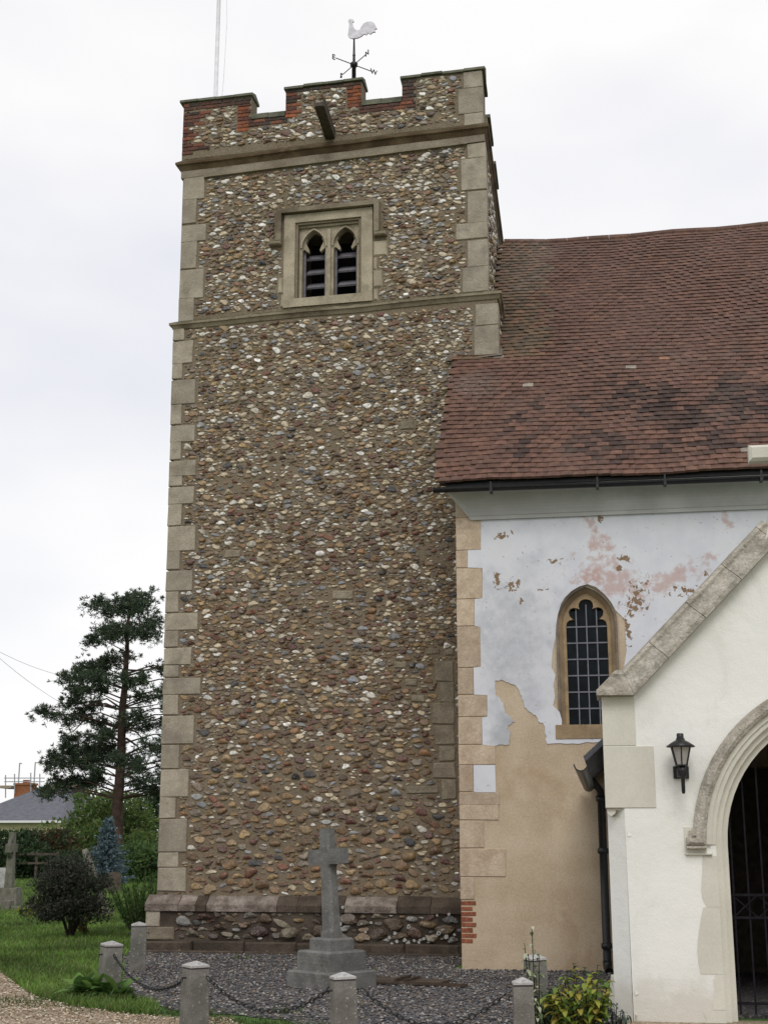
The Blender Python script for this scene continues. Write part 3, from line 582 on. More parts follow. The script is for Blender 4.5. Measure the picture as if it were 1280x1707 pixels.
def emit(u, z, w, h, v, col, depth=.55):
    global kk
    i = random.randrange(12); V, F = VAR[i]; a = random.gauss(0, .16); c, s = math.cos(a), math.sin(a)
    P = V * np.array([w * .5, max(.028, h * depth), h * .5]); P = np.stack([P[:, 0] * c - P[:, 2] * s + u, P[:, 1] + v + .004, P[:, 0] * s + P[:, 2] * c + z], 1)
    Vs.append(P); Fs.append(F + kk); Cs.append(np.tile(np.array(col), (len(V), 1))); kk += len(V)
for i, (u, z, w, h, v) in enumerate(stones):
    col, pale = flint_colour(z, w)
    if z < 6 and random.random() < .35: w *= 1.0
    if i in big:
        if pale and random.random() < .5: col = random.choice(PAL_BROWN + PAL_RED)
        o = link('flint', random.choice(VAR_ME), tower); o.location = (u, v + .004, z); o.rotation_euler = (0, random.gauss(0, .16), 0); o.scale = (w * .5, max(.035, h * .42), h * .5); o.color = (*col, 1)
    else: emit(u, z, w, h, v, col)
for u, z, w, h in base_st:
    col, pale = flint_colour(0); f = random.uniform(.28, .6); emit(u, z, w, h, -PB, (col[0] * f, col[1] * f, col[2] * f))
o = link('small_flints', np_mesh('small_flints', np.concatenate(Vs), np.concatenate(Fs), M['flint'], np.concatenate(Cs), False), tower); o['kind'] = 'stuff'
# flints on the east return, seen edge-on above the nave roof
Vs, Fs, Cs, kk = [], [], [], 0
for (u, z, w, h) in pack(lambda u, z, w, h: True, candidates(11000, .35, 4.4, 9.6, 13.3, lambda z, u: .095), .95): emit(u, z, w, h, 0, flint_colour(z)[0])
P = np.concatenate(Vs); P = np.stack([.64 - P[:, 1] - .002 + np.where(P[:, 2] < 10.5, .15, -.01), P[:, 0], P[:, 2]], 1)
o = link('east_flints', np_mesh('east_flints', P, np.concatenate(Fs), M['flint'], np.concatenate(Cs), True), tower); o['kind'] = 'stuff'
for ch in tower.children:                              # the east wall is out of square with the face, in line with the nave
    if ch.type == 'MESH' and ch.data.users == 1:
        for v in ch.data.vertices:
            if v.co.y > .3 and v.co.x > -1: v.co.x -= .07 * (v.co.y - SB)
# lichen rosettes on the base
def rosette(n=11):
    m = MB(); pts = [(.5 * (1 + random.uniform(-.35, .3)) * math.cos(t * 6.283 / n), .5 * (1 + random.uniform(-.35, .3)) * math.sin(t * 6.283 / n)) for t in range(n)]
    m.prism(pts, -.006, 0, [[(x * .4, z * .4) for x, z in pts]] if random.random() < .3 else ()); return m.mesh('lichen', M['lichen'])
ros = [rosette() for _ in range(8)]
for px, py, s in ((571, 1512, 6), (566, 1540, 9), (602, 1540, 4), (618, 1538, 5), (609, 1554, 6), (681, 1545, 10), (649, 1563, 8), (658, 1556, 8), (653, 1574, 7), (661, 1569, 6), (674, 1567, 8), (680, 1573, 7), (690, 1568, 6), (698, 1571, 7), (706, 1565, 8), (714, 1570, 7), (722, 1563, 8), (731, 1556, 9), (738, 1551, 7), (744, 1562, 8), (752, 1566, 8), (757, 1558, 7), (748, 1524, 7), (728, 1526, 6), (709, 1541, 5)):
    u, z = T(px, py, -PB - .05); o = link('lichen', random.choice(ros), tower); o.location = (u, -PB - .035, z); s = s * random.uniform(.5, 1.0) / 100; o.scale = (s, 1, s * random.uniform(.8, 1.1)); o.rotation_euler = (0, random.uniform(0, 6), 0)

# ------------------------------------------------------------------ nave
nave = NV.empty('church_nave'); tag(nave, 'nave with steep red tile roof and patchy limewashed wall', 'church nave')
N = NV.at
WCU = N(979, 1100)[0]; WZS = 4.60; WZ0 = 3.20; WA = .425; WR = .58
def nave_arch(d, z0=WZ0, n=10): return [(WCU - WA - d, z0)] + arch_pts(WCU, WZS, WA, WR, d, n) + [(WCU + WA + d, z0)]
MB().prism([(0, 0), (9, 0), (9, 6.6), (0, 6.6)], 0, .7, [nave_arch(.0)]).build('wall', M['tan'], nave)
# limewash coat with its broken lower edge (a thin raised skin)
def Z7(x, y): return N(720 + x / 2.2857, 780 + y / 2.2857)
low = [(245, 1060), (292, 1052), (303, 1010), (285, 990), (312, 965), (285, 940), (268, 895), (246, 860), (240, 812), (262, 806), (300, 822), (328, 838), (342, 878), (350, 912), (385, 940), (410, 965), (428, 985), (437, 1052), (560, 1048), (700, 1044), (1700, 1040)]
lowp = []
for i in range(len(low) - 1):
    for k in range(5):
        t = k / 5; lowp.append((low[i][0] + (low[i + 1][0] - low[i][0]) * t + random.uniform(-5, 5), low[i][1] + (low[i + 1][1] - low[i][1]) * t + random.uniform(-4, 4)))
steps = [(186, 190), (186, 312), (136, 314), (136, 380), (192, 382), (192, 497), (162, 500), (162, 602), (180, 606), (186, 758), (158, 761), (160, 864), (210, 866), (210, 948), (190, 952), (192, 1055)]
nq = [Z7(*p) for p in lowp] + [(9, Z7(1700, 1040)[1]), (9, 6.30), (Z7(186, 190)[0], 6.30)] + [Z7(*p) for p in steps]
jag = []
for (x, y) in [(494, 1010), (494, 960), (485, 930), (460, 905), (468, 870), (462, 830), (470, 790), (455, 760), (458, 700), (470, 650), (472, 600), (478, 560), (490, 520), (505, 495), (530, 470), (560, 452), (592, 443), (625, 455), (655, 480), (680, 510), (700, 545), (718, 562), (733, 580), (736, 640), (740, 700), (728, 770), (735, 830), (730, 1000), (720, 1012)]: jag.append(Z7(x, y))
MB().prism(nq, -.011, .02, [jag]).build('limewash_coat', M['limewash'], nave)
MB().prism([Z7(158, 1132), Z7(240, 1132), Z7(243, 1236), Z7(160, 1236)], -.011, .02).build('limewash_patch', M['limewash'], nave)
# corner stones
QB = [(195, 312, 185), (314, 380, 134), (382, 498, 190), (500, 602, 160), (604, 760, 184), (762, 864, 156), (866, 948, 208), (950, 1054, 188), (1056, 1130, 240), (1132, 1234, 156), (1236, 1285, 255)]
rowsq = [(780 + a / 2.2857, 780 + b / 2.2857, 720 + x / 2.2857) for a, b, x in QB] + [(1340 + a / 2.207, 1340 + b / 2.207, 380 + x / 2.207) for a, b, x in ((2, 60, 995), (62, 163, 940), (165, 268, 1020), (270, 352, 905))]
tints = ['nave_quoin'] * 3
for y0, y1, x in rowsq:
    u, za = N(x, y0); _, zb = N(x, y1); MB().block(-.006, u, zb + .004, za - .004, -.013, .3, .006, .004).build('quoin_stone', M['nave_quoin'], nave)
zb0 = N(780, 1340 + 515 / 2.207)[1]; zb1 = N(780, 1340 + 356 / 2.207)[1]; nb = 8
for k in range(nb):
    z = zb0 + (zb1 - zb0) * k / nb; o = MB().block(-.004, .20 if k % 2 else .15, z + .006, z + (zb1 - zb0) / nb - .006, -.006, .1, .006, .004).build('brick', M['brick'], nave); c = random.choice([(.24, .08, .045), (.20, .07, .045), (.28, .10, .055)]); o.color = (*c, 1)
# cornice
prof = [(0, 6.14, .27), (-.05, 6.14, .22), (-.05, 6.19, .22)] + [(-.06 - .24 * (1 - math.cos(t * math.pi / 20)), 6.20 + .30 * math.sin(t * math.pi / 20), .20 - .30 * (1 - math.cos(t * math.pi / 20))) for t in range(11)] + [(-.31, 6.56, -.12), (0, 6.56, -.12)]
loft([[(ul_, v, z) for v, z, ul_ in prof], [(9, v, z) for v, z, ul_ in prof]], True).build('cornice', M['cornice'], nave)
MB().block(-.006, .26, N(760, 865)[1] + .01, 6.5, -.010, .3, .01).build('quoin_stone', M['nave_quoin'], nave)
MB().box((-.1, -.335, 6.565), (9, -.315, 6.66)).build('eaves_gap_strip', M['iron'], nave)  # dark strip added to block sky light through the gap under the tiles
# gutter with brackets
gz = 6.535; gv = -.40; ring = [(math.cos(t), math.sin(t)) for t in np.linspace(math.pi, 2 * math.pi, 9)]
gp = [(.062 * c, .062 * s) for c, s in ring] + [(.054 * c, .054 * s) for c, s in reversed(ring)]
gut = loft([[(u, gv + a, gz + b + dz) for a, b in gp] for u, dz in ((-.27, 0), (2.2, -.02), (9, -.04))], True).build('gutter', M['iron'], nave)
MB().box((-.275, gv - .06, gz - .06), (-.268, gv + .06, gz + .0)).build('end_cap', M['iron'], gut)
for x in (822, 995, 1105, 1262):
    u = N(x, 800)[0]; m = MB(); m.box((u - .02, gv - .075, gz - .10), (u + .02, gv + .07, gz - .035)); m.box((u - .012, gv - .078, gz - .05), (u + .012, gv - .064, gz + .05)); m.build('gutter_bracket', M['iron'], gut)
# window
win = empty('lancet_window'); win.parent = nave
rings = [(.012, -.012), (.012, .012), (-.03, .012), (-.03, .035), (-.05, .05), (-.10, .13), (-.10, .20)]
def arch3(d, v): return [(u, v, z) for u, z in nave_arch(d, WZ0)]
loft([arch3(d, v) for d, v in rings[:5]]).build('outer_moulding', M['window_brown'], win); loft([arch3(d, v) for d, v in rings[4:]]).build('jamb_splay', M['window_ochre'], win)
zr = N(978, 1040)[1]; kx = .00153
half = [(-185, 575), (-178, 540), (-155, 518), (-118, 510), (-98, 522), (-128, 503), (-152, 475), (-158, 435), (-142, 408), (-112, 396), (-80, 402), (-58, 413), (-66, 388), (-64, 358), (-48, 330), (-24, 318), (0, 314)]
hp = [(WCU + x * kx, zr + (570 - y) * .00146) for x, y in half]
opening = [(WCU - .283, WZ0 + .02)] + hp + [(2 * WCU - u, z) for u, z in reversed(hp[:-1])] + [(WCU + .283, WZ0 + .02)]
MB().prism(nave_arch(-.09, WZ0), .13, .20, [opening]).build('tracery', M['window_ochre'], win)
pw, ph = .566 / 4, .228
for i in range(4):
    for k in range(8):
        u0 = WCU - .283 + i * pw; z0 = WZ0 + .02 + k * ph
        if z0 > zr + .42 or (k >= 6 and i in (0, 3) and z0 > zr + .2): continue
        m = MB(); t1, t2 = random.uniform(-.004, .004), random.uniform(-.004, .004)
        m.add([(u0, .185 + t1, z0), (u0 + pw, .185 + t2, z0), (u0 + pw, .185 - t1, z0 + ph), (u0, .185 - t2, z0 + ph)], [(0, 1, 2, 3)])
        m.add([(u0, .197, z0), (u0 + pw, .197, z0), (u0 + pw, .197, z0 + ph), (u0, .197, z0 + ph)], [(3, 2, 1, 0)]); m.build('pane', M['glass'], win)
m = MB()
for i in range(1, 4): m.box((WCU - .283 + i * pw - .008, .167, WZ0 + .02), (WCU - .283 + i * pw + .008, .178, zr + .30))
for k in range(1, 7): m.box((WCU - .285,   .164, WZ0 + .02 + k * ph - .009), (WCU + .285, .1665, WZ0 + .02 + k * ph + .009))
m.build('lead_grid', M['lead'], win)
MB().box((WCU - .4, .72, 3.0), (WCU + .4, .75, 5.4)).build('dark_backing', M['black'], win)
MB().block(WCU - .47, WCU - .06, 3.02, 3.213, -.02, .2, .003, .001).build('sill', M['window_ochre'], win); MB().block(WCU - .0585, WCU + .47, 3.02, 3.213, -.02, .2, .003, .001).build('sill', M['window_ochre'], win)
# roof: courses of plain tiles
RS = rad(46.3); E0 = Vector((0, -.42, 6.60)); RV, RZ = math.cos(RS), math.sin(RS); GA = .135; TWD = .172; LEN = 9.15
def rp(u, s, h=0.0):
    t = s / LEN; sag = -.07 * math.sin(math.pi * min(1, max(0, u / 6))) * t + .014 * math.sin(u * 1.7 + s * .9) + .010 * math.sin(u * 3.9 - s * 2.1)
    return Vector((u, E0.y + RV * s - RZ * (h + sag), E0.z + RZ * s + RV * (h + sag)))
TOWER_V = 2.55
MB().add([tuple(rp(u, s, -.07)) for s in (0.06, 2.95) for u in (-.20, 9)], [(0, 1, 3, 2)]).build('roof_deck', M['roof_base'], nave)
MB().add([tuple(rp(u, s, -.15)) for s in (2.95, LEN) for u in (.25, 9)], [(0, 1, 3, 2)]).build('roof_deck', M['roof_base'], nave)
rb = rp(0, LEN, -.15); MB().add([(.25, rb.y, rb.z), (9, rb.y, rb.z), (9, rb.y + 6.6, rb.z - 6.9), (.25, rb.y + 6.6, rb.z - 6.9)], [(0, 1, 2, 3)]).build('far_roof_slope', M['roof_base'], nave)
MB().box((.004, .7, .01), (.40, 12, 6.5)).build('end_wall', M['tan'], nave)
TILE = [(.132, .068, .048), (.124, .063, .045), (.138, .071, .050), (.118, .061, .044), (.130, .068, .048), (.113, .060, .044), (.148, .076, .052)]
tile_m = MB().block(-TWD / 2 + .002, TWD / 2 - .002, 0, .27, -.0, .013, .002); tile_V = np.array(tile_m.v)
def tile_mesh(dr):
    m = MB(); w = TWD / 2 - .0015; th = .033
    vs = [(-w, 0, 0), (w, 0, dr), (w, .25, 0), (-w, .25, 0), (-w, 0, th), (w, 0, th + dr), (w, .25, th * .9), (-w, .25, th * .9), (0, -.002, th + .003), (0, .25, th + .002)]
    m.add(vs, [(0, 3, 2, 1), (4, 8, 9, 7), (8, 5, 6, 9), (0, 1, 5, 8, 4), (1, 2, 6, 5), (3, 0, 4, 7)]); return m
tm = [tile_mesh(d) for d in (0, .002, -.002)]; tme = [m.mesh('roof_tile', M['tile_one']) for m in tm]
Rt = Matrix(((1, 0, 0), (0, RV, -RZ), (0, RZ, RV)))
nt = 0; TV, TF, TC, tk = [], [], [], 0
tile_f = [(0, 3, 2, 1), (4, 8, 9, 7), (8, 5, 6, 9), (0, 1, 5, 8), (1, 2, 6, 5), (3, 0, 4, 7)]
for r_ in range(int(LEN / GA)):
    s = r_ * GA; v = E0.y + RV * s; u0 = -.20 + random.uniform(-.015, .015) if v < TOWER_V - .0 else .36
    u = u0 + (0 if r_ % 2 else TWD / 2); sj = random.uniform(-.006, .006)
    while u < 7.6:
        c = random.choice(TILE); f = random.uniform(.91, 1.09)
        if v > TOWER_V - .3 and u < 1.1 + .3 * random.random(): c = random.choice([(.13, .085, .05), (.10, .07, .045), (.16, .09, .055)])
        dk = 0
        for (cu_, cs_, ru_, rs_) in ((2.9, 2.0, 1.1, .75), (4.3, 1.7, 1.2, 1.0), (5.6, 1.9, 1.3, .9), (2.3, 2.35, .45, .5), (1.0, 1.5, .35, 1.0), (3.6, .8, 1.5, .5), (5.3, .6, 1.4, .6), (2.0, .7, .7, .6)):
            e_ = ((u - cu_) / ru_) ** 2 + ((s - cs_) / rs_) ** 2 + .55 * math.sin(u * 4.3 + s * 2.2) + .4 * math.sin(u * 9.1 - s * 5.3); dk = max(dk, min(1, max(0, (1.25 - e_) * .8)) * (1 if cs_ > 1.6 else .8))
        if random.random() < .85 * dk: g_ = random.uniform(.30, .66) + .26 * (1 - dk); c = (c[0] * g_ * .92, c[1] * g_, c[2] * g_ * 1.08)
        if random.random() < .002: c = (.30, .26, .21)
        if random.random() < .003: c = (.26, .13, .08)
        ts = s + sj + random.gauss(0, .002) - (.02 if random.random() < .01 else 0); p = rp(u, ts, .012 + random.uniform(0, .005)); tilt = rad(-6.0 + random.gauss(0, .8)); yaw_ = random.gauss(0, .010)
        if nt < 300 and u < 5.0:
            o = link('roof_tile', tme[nt % 3], nave); o.location = p; o.rotation_euler = (RS + tilt, yaw_, yaw_); o.color = (c[0] * f, c[1] * f, c[2] * f, 1); nt += 1
        else:
            Mx = np.array(Euler((RS + tilt, yaw_, yaw_)).to_matrix()); V = np.array(tm[nt % 3].v) @ Mx.T + np.array(p)
            TV.append(V); TF.append(np.array(tile_f) + tk); TC.append(np.tile(np.array(c) * f, (10, 1))); tk += 10
        u += TWD + random.uniform(-.002, .002)
o = link('upper_roof_tiles', np_mesh('upper_roof_tiles', np.concatenate(TV), np.concatenate(TF), M['tile'], np.concatenate(TC)), nave); o['kind'] = 'stuff'
u = .38; k = 0
while u < 7.5:                                         # ridge tiles
    p = rp(u + .2, LEN, .0); ringr = [(math.cos(t), math.sin(t)) for t in np.linspace(-.5, math.pi + .5, 8)]
    pr = [(.13 * c, .11 * s_) for c, s_ in ringr] + [(.115 * c, .095 * s_) for c, s_ in reversed(ringr)]
    a = rp(u, LEN, 0); b = rp(u + .41, LEN, 0)
    o = loft([[(u + .003, a.y + .02 + x, a.z - .03 + z) for x, z in pr], [(u + .407, b.y + .02 + x, b.z - .03 + z) for x, z in pr]], True).build('ridge_tile', M['tile_one'], nave); c = random.choice(TILE); o.color = (*c, 1); u += .41
# lead flashing where the roof meets the tower
za = T(745, 596)[1]
MB().add([(-.10, -.012, za - .06), (.86, -.012, za - .0), (.86, -.012, za + .10), (-.10, -.012, za + .07), (-.10, .05, za + .07), (.86, .05, za + .10), (.86, -.10, za - .06), (-.1, -.10, za - .10)], [(0, 1, 2, 3), (3, 2, 5, 4), (1, 0, 7, 6)]).build('lead_flashing', M['lead_sheet'], tower)

# ------------------------------------------------------------------ porch
porch = PO.empty('church_porch'); tag(porch, 'white limewashed gabled porch with arched doorway and stone coping', 'church porch')
Pq = PO.at
PC = 1.75; PA = .745; PR = 1.28; PZS = 1.63; UW = -.15; UE = 2 * PC + .15
k1 = Pq(1056, 1160); k2 = Pq(1280, 920); SL = (k2[1] - k1[1]) / (k2[0] - k1[0]); zk = k1[1]      # underside line of the coping
def gz_(u): return k1[1] + SL * (min(u, 2 * PC - u) - k1[0])
def door(d, z0=0.0, n=12): return [(PC - PA - d, z0)] + arch_pts(PC, PZS, PA, PR, d, n) + [(PC + PA + d, z0)]
ku = k1[0]; CH = Pq(1040, 1345)[0]; ZC = Pq(1040, 1345)[1]
def wall_poly(hole_d):
    D_ = door(hole_d, .0)
    left = [(CH + .005, 0), (CH, ZC), (UW, ZC + .005), (UW, zk), (ku, gz_(ku) + .001), (PC, gz_(PC))]
    right = [(2 * PC - ku, gz_(ku) + .001), (UE, zk), (UE, 0)]
    return D_[::1][:0] + left + right + [(PC + PA + hole_d, 0)] + D_[1:-1][::-1] + [(PC - PA - hole_d, 0)]
MB().prism(wall_poly(.12), 0, .42).build('gable_wall', M['porch_white'], porch)
# chamfered corner below the kneeler quoin, with the side wall behind
MB().add([(CH, .004, 0), (CH, .004, ZC), (UW + .012, .20, ZC), (UW + .012, .20, 0)], [(3, 0, 1, 2)]).build('corner_chamfer', M['porch_white'], porch)
MB().prism([(UW + .012, 0), (.16, 0), (.16, 2.62), (UW + .012, 2.62)], .205, 4.97).build('side_wall', M['porch_white'], porch)
MB().prism([(2 * PC - .16, 0), (UE - .01, 0), (UE - .01, 2.62), (2 * PC - .16, 2.62)], .425, 4.97).build('side_wall', M['porch_white'], porch)
MB().add([(CH + .03, -.05, 0), (CH + .03, -.05, .06), (UW - .02, .9, .34), (UW - .06, .9, 0), (CH + .08, .2, .06), (UW + .2, .9, .34)], [(0, 1, 2, 3), (1, 4, 5, 2)]).build('base_splay', M['porch_stone'], porch)
MB().block(UW - .003, Pq(1058, 1200)[0], Pq(1010, 1244)[1] + .004, zk - .004, -.008, .3, .004).build('quoin_stone', M['porch_stone'], porch)
MB().block(UW - .003, Pq(1091, 1300)[0], ZC - .01, Pq(1010, 1244)[1] - .002, -.010, .3, .004).build('quoin_stone', M['porch_stone'], porch)
MB().prism([(CH + .01, ZC - .012), (UW + .01, ZC - .012), (UW + .01, ZC + .04 - .1), (UW + .05, ZC - .09), (UW + .09, ZC - .06), (UW + .10, ZC - .03), (UW + .14, ZC - .035)], .03, .2).build('chamfer_stop', M['porch_stone'], porch)
# coping stones, each side of the gable
pc = [(-.13, 0), (-.13, .05), (-.06, .165), (-.055, .185), (-.065, .215), (-.045, .25), (-.005, .265), (.035, .25), (.055, .21), (.40, .05), (.40, 0)]
ang = math.atan(SL); ca, sa = math.cos(ang), math.sin(ang)
def cop_pt(side, t, v, h):
    u, z = ku + ca * t - sa * h, zk + sa * t + ca * h
    return (u if side < 0 else 2 * PC - u, v, z)
def cop(side, t0, t1, first):
    r0 = [cop_pt(side, (h * (1 - ca) / sa if first else t0) + .003, v, h) for v, h in pc]; r1 = [cop_pt(side, t1 - .003, v, h) for v, h in pc]
    loft([r0, r1] if side < 0 else [r1, r0], True).build('coping_stone', M['hood'], porch)
LT = (PC - ku) / ca; cuts = [0.0, .50, 1.05, 1.58, 2.1, LT - .06]
for sd in (-1, 1):
    for i in range(len(cuts) - 1): cop(sd, cuts[i], cuts[i + 1], i == 0)
    rb_ = [cop_pt(sd, h * (1 - ca) / sa, v, h) for v, h in pc]          # kneeler: level foot of the coping, mitred into it
    ra_ = [((UW - .05 + max(0, h - .05) * .95) if sd < 0 else 2 * PC - (UW - .05 + max(0, h - .05) * .95), v, zk + h) for v, h in pc]
    loft([ra_, rb_] if sd < 0 else [rb_, ra_], True).build('kneeler', M['hood'], porch)
# apex cross on the gable
az = gz_(PC) + .30
ap = empty('gable_cross'); ap.parent = porch
MB().prism([(PC - .24, az - .46), (PC + .24, az - .46), (PC + .12, az - .02), (PC - .12, az - .02)], -.10, .38).build('cross_base', M['porch_stone'], ap)
fz = Pq(1257, 757, .1)[1]; m = MB(); m.prism([(PC - .08, az - .02), (PC + .08, az - .02), (PC + .06, fz - .09), (PC + .06, fz + .34), (PC - .06, fz + .34), (PC - .06, fz - .09)], .04, .19); m.build('cross_shaft', M['porch_stone'], ap)
for s in (-1, 1): a, b = sorted((PC + s * .062, PC + s * .30)); MB().block(a, b, fz - .085, fz + .085, .035, .19, .03).build('cross_arm', M['porch_stone'], ap)
# doorway orders
def order(d0, d1, v0, v1, name, mat, zb=0.0, split=False):
    a, b = door(d0, zb), door(d1, zb); m = MB().prism(a + b[::-1], v0, v1); return m.build(name, mat, porch)
order(.0, .062, .12, .40, 'inner_order', M['porch_stone']); order(.06, .122, .055, .40, 'outer_order', M['porch_stone'])
def arc_only(d0, d1, v0, v1, name, mat, hw=None):
    a, b = arch_pts(PC, PZS, PA, PR, d0, 12), arch_pts(PC, PZS, PA, PR, d1, 12); return MB().prism(a + b[::-1], v0, v1).build(name, mat, porch)
arc_only(.118, .20, -.012, .06, 'arch_face', M['porch_stone']); arc_only(.165, .21, -.035, .02, 'arch_roll', M['porch_stone'])
a3 = lambda d, v: [(u, v, z) for u, z in arch_pts(PC, PZS, PA, PR, d, 14)]
loft([a3(d, v) for d, v in ((.335, .01), (.335, -.05), (.30, -.095), (.25, -.10), (.215, -.075), (.205, .01))]).build('hood_mould', M['hood'], porch)
for s in (-1, 1):
    sg = lambda u: PC + s * (u - PC)
    def bx(u0, u1, z0, z1, v0, v1, nm, mt, bev=.008, j=0):
        a, b = sorted((PC - s * u0, PC - s * u1)); MB().block(a, b, z0, z1, v0, v1, bev, j).build(nm, mt, porch)
    if True:
        bx(PA + .205, PA + .42, PZS - .10, PZS + .17, -.010, .1, 'stop_block', M['porch_stone'])
        bx(PA + .215, PA + .40, PZS - .01, PZS + .065, -.12, .05, 'label_stop', M['hood'], .03, .004); bx(PA + .235, PA + .37, PZS + .05, PZS + .13, -.09, .05, 'label_stop', M['hood'], .035, .004)
        bx(PA + .21, PA + .40, PZS - .04, PZS - .012, -.10, .05, 'label_stop', M['hood'], .006); bx(PA + .16, PA + .41, PZS - .10, PZS - .08, -.035, .05, 'label_stop', M['porch_stone'], .006)
    for (z0, z1, w0, w1) in ((1.05, PZS - .105, .27, .27), (.44, 1.045, .36, .30), (.12, .435, .24, .20), (-.01, .115, .31, .31)):
        d0 = .118; p = [(PC - s * (PA + d0), z0), (PC - s * (PA + d0), z1)]; n = 6; rr = []
        for i in range(n + 1):
            t = i / n; w = w1 + (w0 - w1) * t + .012 * math.sin(t * 7 + z0 * 9) - .02 * (t in (0, 1)); rr.append((PC - s * (PA + w), z1 + (z0 - z1) * (1 - t) if False else z0 + (z1 - z0) * (1 - t)))
        poly = p + rr
        MB().prism(poly, -.005, .05).build('jamb_stone', M['porch_stone'], porch)
# small chips in the render
for px, py in ((1048, 1391), (1060, 1655)):
    u, z = Pq(px, py); MB().add([(u - .012, -.001, z + .03), (u + .03, -.001, z - .005), (u + .018, -.001, z - .02), (u - .012, -.012, z - .02)], [(0, 3, 1), (3, 2, 1)]).build('render_chip', M['porch_white'], porch)
# porch roof, floor, ceiling
pe = Pq(972, 1262, .55); eu, ez = pe; rt = gz_(PC) - .30
for s in (-1, 1):
    f = (lambda u: u) if s < 0 else (lambda u: 2 * PC - u)
    MB().add([(f(eu), .43, ez), (f(PC), .43, rt), (f(PC), 4.97, rt), (f(eu), 4.97, ez), (f(eu + .02), .43, ez - .05), (f(PC), .43, rt - .08), (f(PC), 4.97, rt - .08), (f(eu + .02), 4.97, ez - .05)], [(0, 1, 2, 3), (7, 6, 5, 4), (0, 4, 5, 1), (3, 7, 4, 0)] if s > 0 else [(3, 2, 1, 0), (4, 5, 6, 7), (1, 5, 4, 0), (0, 4, 7, 3)]).build('slate_roof', M['slate'], porch)
MB().box((.16, .425, 0), (2 * PC - .16, 4.95, .03)).build('porch_floor', M['gravel_dark'], porch)
gu, gzz = eu - .03, ez - .075
hr = [(.075 * math.cos(t), .075 * math.sin(t)) for t in np.linspace(math.pi, 2 * math.pi, 9)]; hp2 = hr + [(x * .85, z * .85) for x, z in reversed(hr)]
pg = loft([[(gu + x, .47, gzz + z) for x, z in hp2], [(gu + x, 4.9, gzz + z - .05) for x, z in hp2]], True).build('gutter', M['iron'], porch)
# inner door of the nave, seen as darkness behind the gate
MB().prism([(PC - .7, 0.03), (PC + .7, .03), (PC + .7, 2.6), (PC - .7, 2.6)], 4.90, 4.96).build('inner_door', M['wood'], porch)
# downpipe
dp = empty('downpipe'); d0 = Vector((PO.o.x, PO.o.y, 0)); dp.location = NV.o + Vector((N(1012, 1605, -.16)[0], -.16, 0)); tag(dp, 'black iron downpipe in the corner between plaster wall and porch', 'downpipe')
top = N(1001, 1330, -.16); ztop = top[1]; x0 = 0.0
go = Vector((PO.o.x + gu, NV.o.y - .55, gzz - .06)) - Vector(dp.location)
MB().tube([(0, 0, .12), (0, 0, ztop)], .055, 10).build('pipe', M['iron'], dp, True)
MB().tube([(0, 0, ztop - .02), (-.01, -.02, ztop + .10), (go.x + .05, go.y * .5, ztop + .22), (go.x, go.y * .8, ztop + .34), (go.x, go.y, go.z)], .05, 10).build('swan_neck', M['iron'], dp, True)
for z in (.30, 1.5, ztop - .05): MB().lathe([(.056, 0), (.072, .01), (.072, .07), (.056, .08)], (0, 0, z)).build('collar', M['iron'], dp, True)
MB().tube([(0, 0, .15), (0, -.02, .08), (.02, -.14, .03)], .058, 10).build('shoe', M['iron'], dp, True)

# ------------------------------------------------------------------ lantern on the porch
lu, lz = Pq(1133, 1262); lan = empty('wall_lantern', PO.o + Vector((lu, 0, lz))); tag(lan, 'black wall lantern with tapered frosted panes beside the porch arch', 'lantern')
LY = -.20
MB().lathe([(.05, -.10), (.062, -.095), (.062, -.085), (.048, -.085)], (0, LY, 0), 6).build('base', M['iron'], lan)
MB().lathe([(.052, -.085), (.098, .085)], (0, LY, 0), 6, rad(30)).build('glass', M['lantern_glass'], lan)
m = MB()
for k in range(6):
    t = rad(30 + k * 60); m.bar((.056 * math.cos(t), LY + .056 * math.sin(t), -.09), (.103 * math.cos(t), LY + .103 * math.sin(t), .09), .012)
m.build('frame', M['iron'], lan)
MB().lathe([(.135, .082), (.14, .092), (.075, .135), (.045, .15), (.04, .17), (.034, .17), (.034, .205), (.03, .215)], (0, LY, 0), 12).build('roof', M['iron'], lan, True)
MB().lathe([(.036, 0), (.036, -.05), (.02, -.10), (.018, -.24), (.012, -.26)], (.005, LY, -.10), 10).build('stem', M['iron'], lan, True)
m = MB().box((-.045, LY, -.20), (.045, 0, -.12)); m.box((-.075, -.03, -.21), (.075, .002, -.09)); m.build('bracket', M['iron'], lan)
# ------------------------------------------------------------------ iron gate
gate = empty('iron_gate', PO.o + Vector((PC, .30, .03))); tag(gate, 'dark iron gate of upright bars inside the porch arch', 'gate')
za_, zb_ = Pq(1240, 1497, .3)[1], Pq(1240, 1535, .3)[1]
for k in range(11):
    x = -.70 + k * .14; zt = PZS + math.sqrt(max(.01, (PR - .02) ** 2 - (PR - PA + abs(x)) ** 2)) - .03
    MB().bar((x, 0, .02), (x, 0, zt), .016).build('bar', M['gate_iron'], gate)
for z in (za_, zb_, .12): MB().box((-.735, -.012, z - .012), (.735, .012, z + .012)).build('rail', M['gate_iron'], gate)
for k in range(6):
    x = -.72 + k * .24; MB().bar((x, -.01, zb_), (x + .24, -.01, za_), .012).build('brace', M['gate_iron'], gate); MB().bar((x, .01, za_), (x + .24, .01, zb_), .012).build('brace', M['gate_iron'], gate)
nu, nzz = Pq(1222, 1405, 2.2); o = MB().box((-.02, -.2, -.16), (0, .2, .16)).build('notice', M['notice']); o.location = PO.o + Vector((.185, 2.4, 1.72)); tag(o, 'pale paper notice on the porch inner wall behind the gate', 'notice')

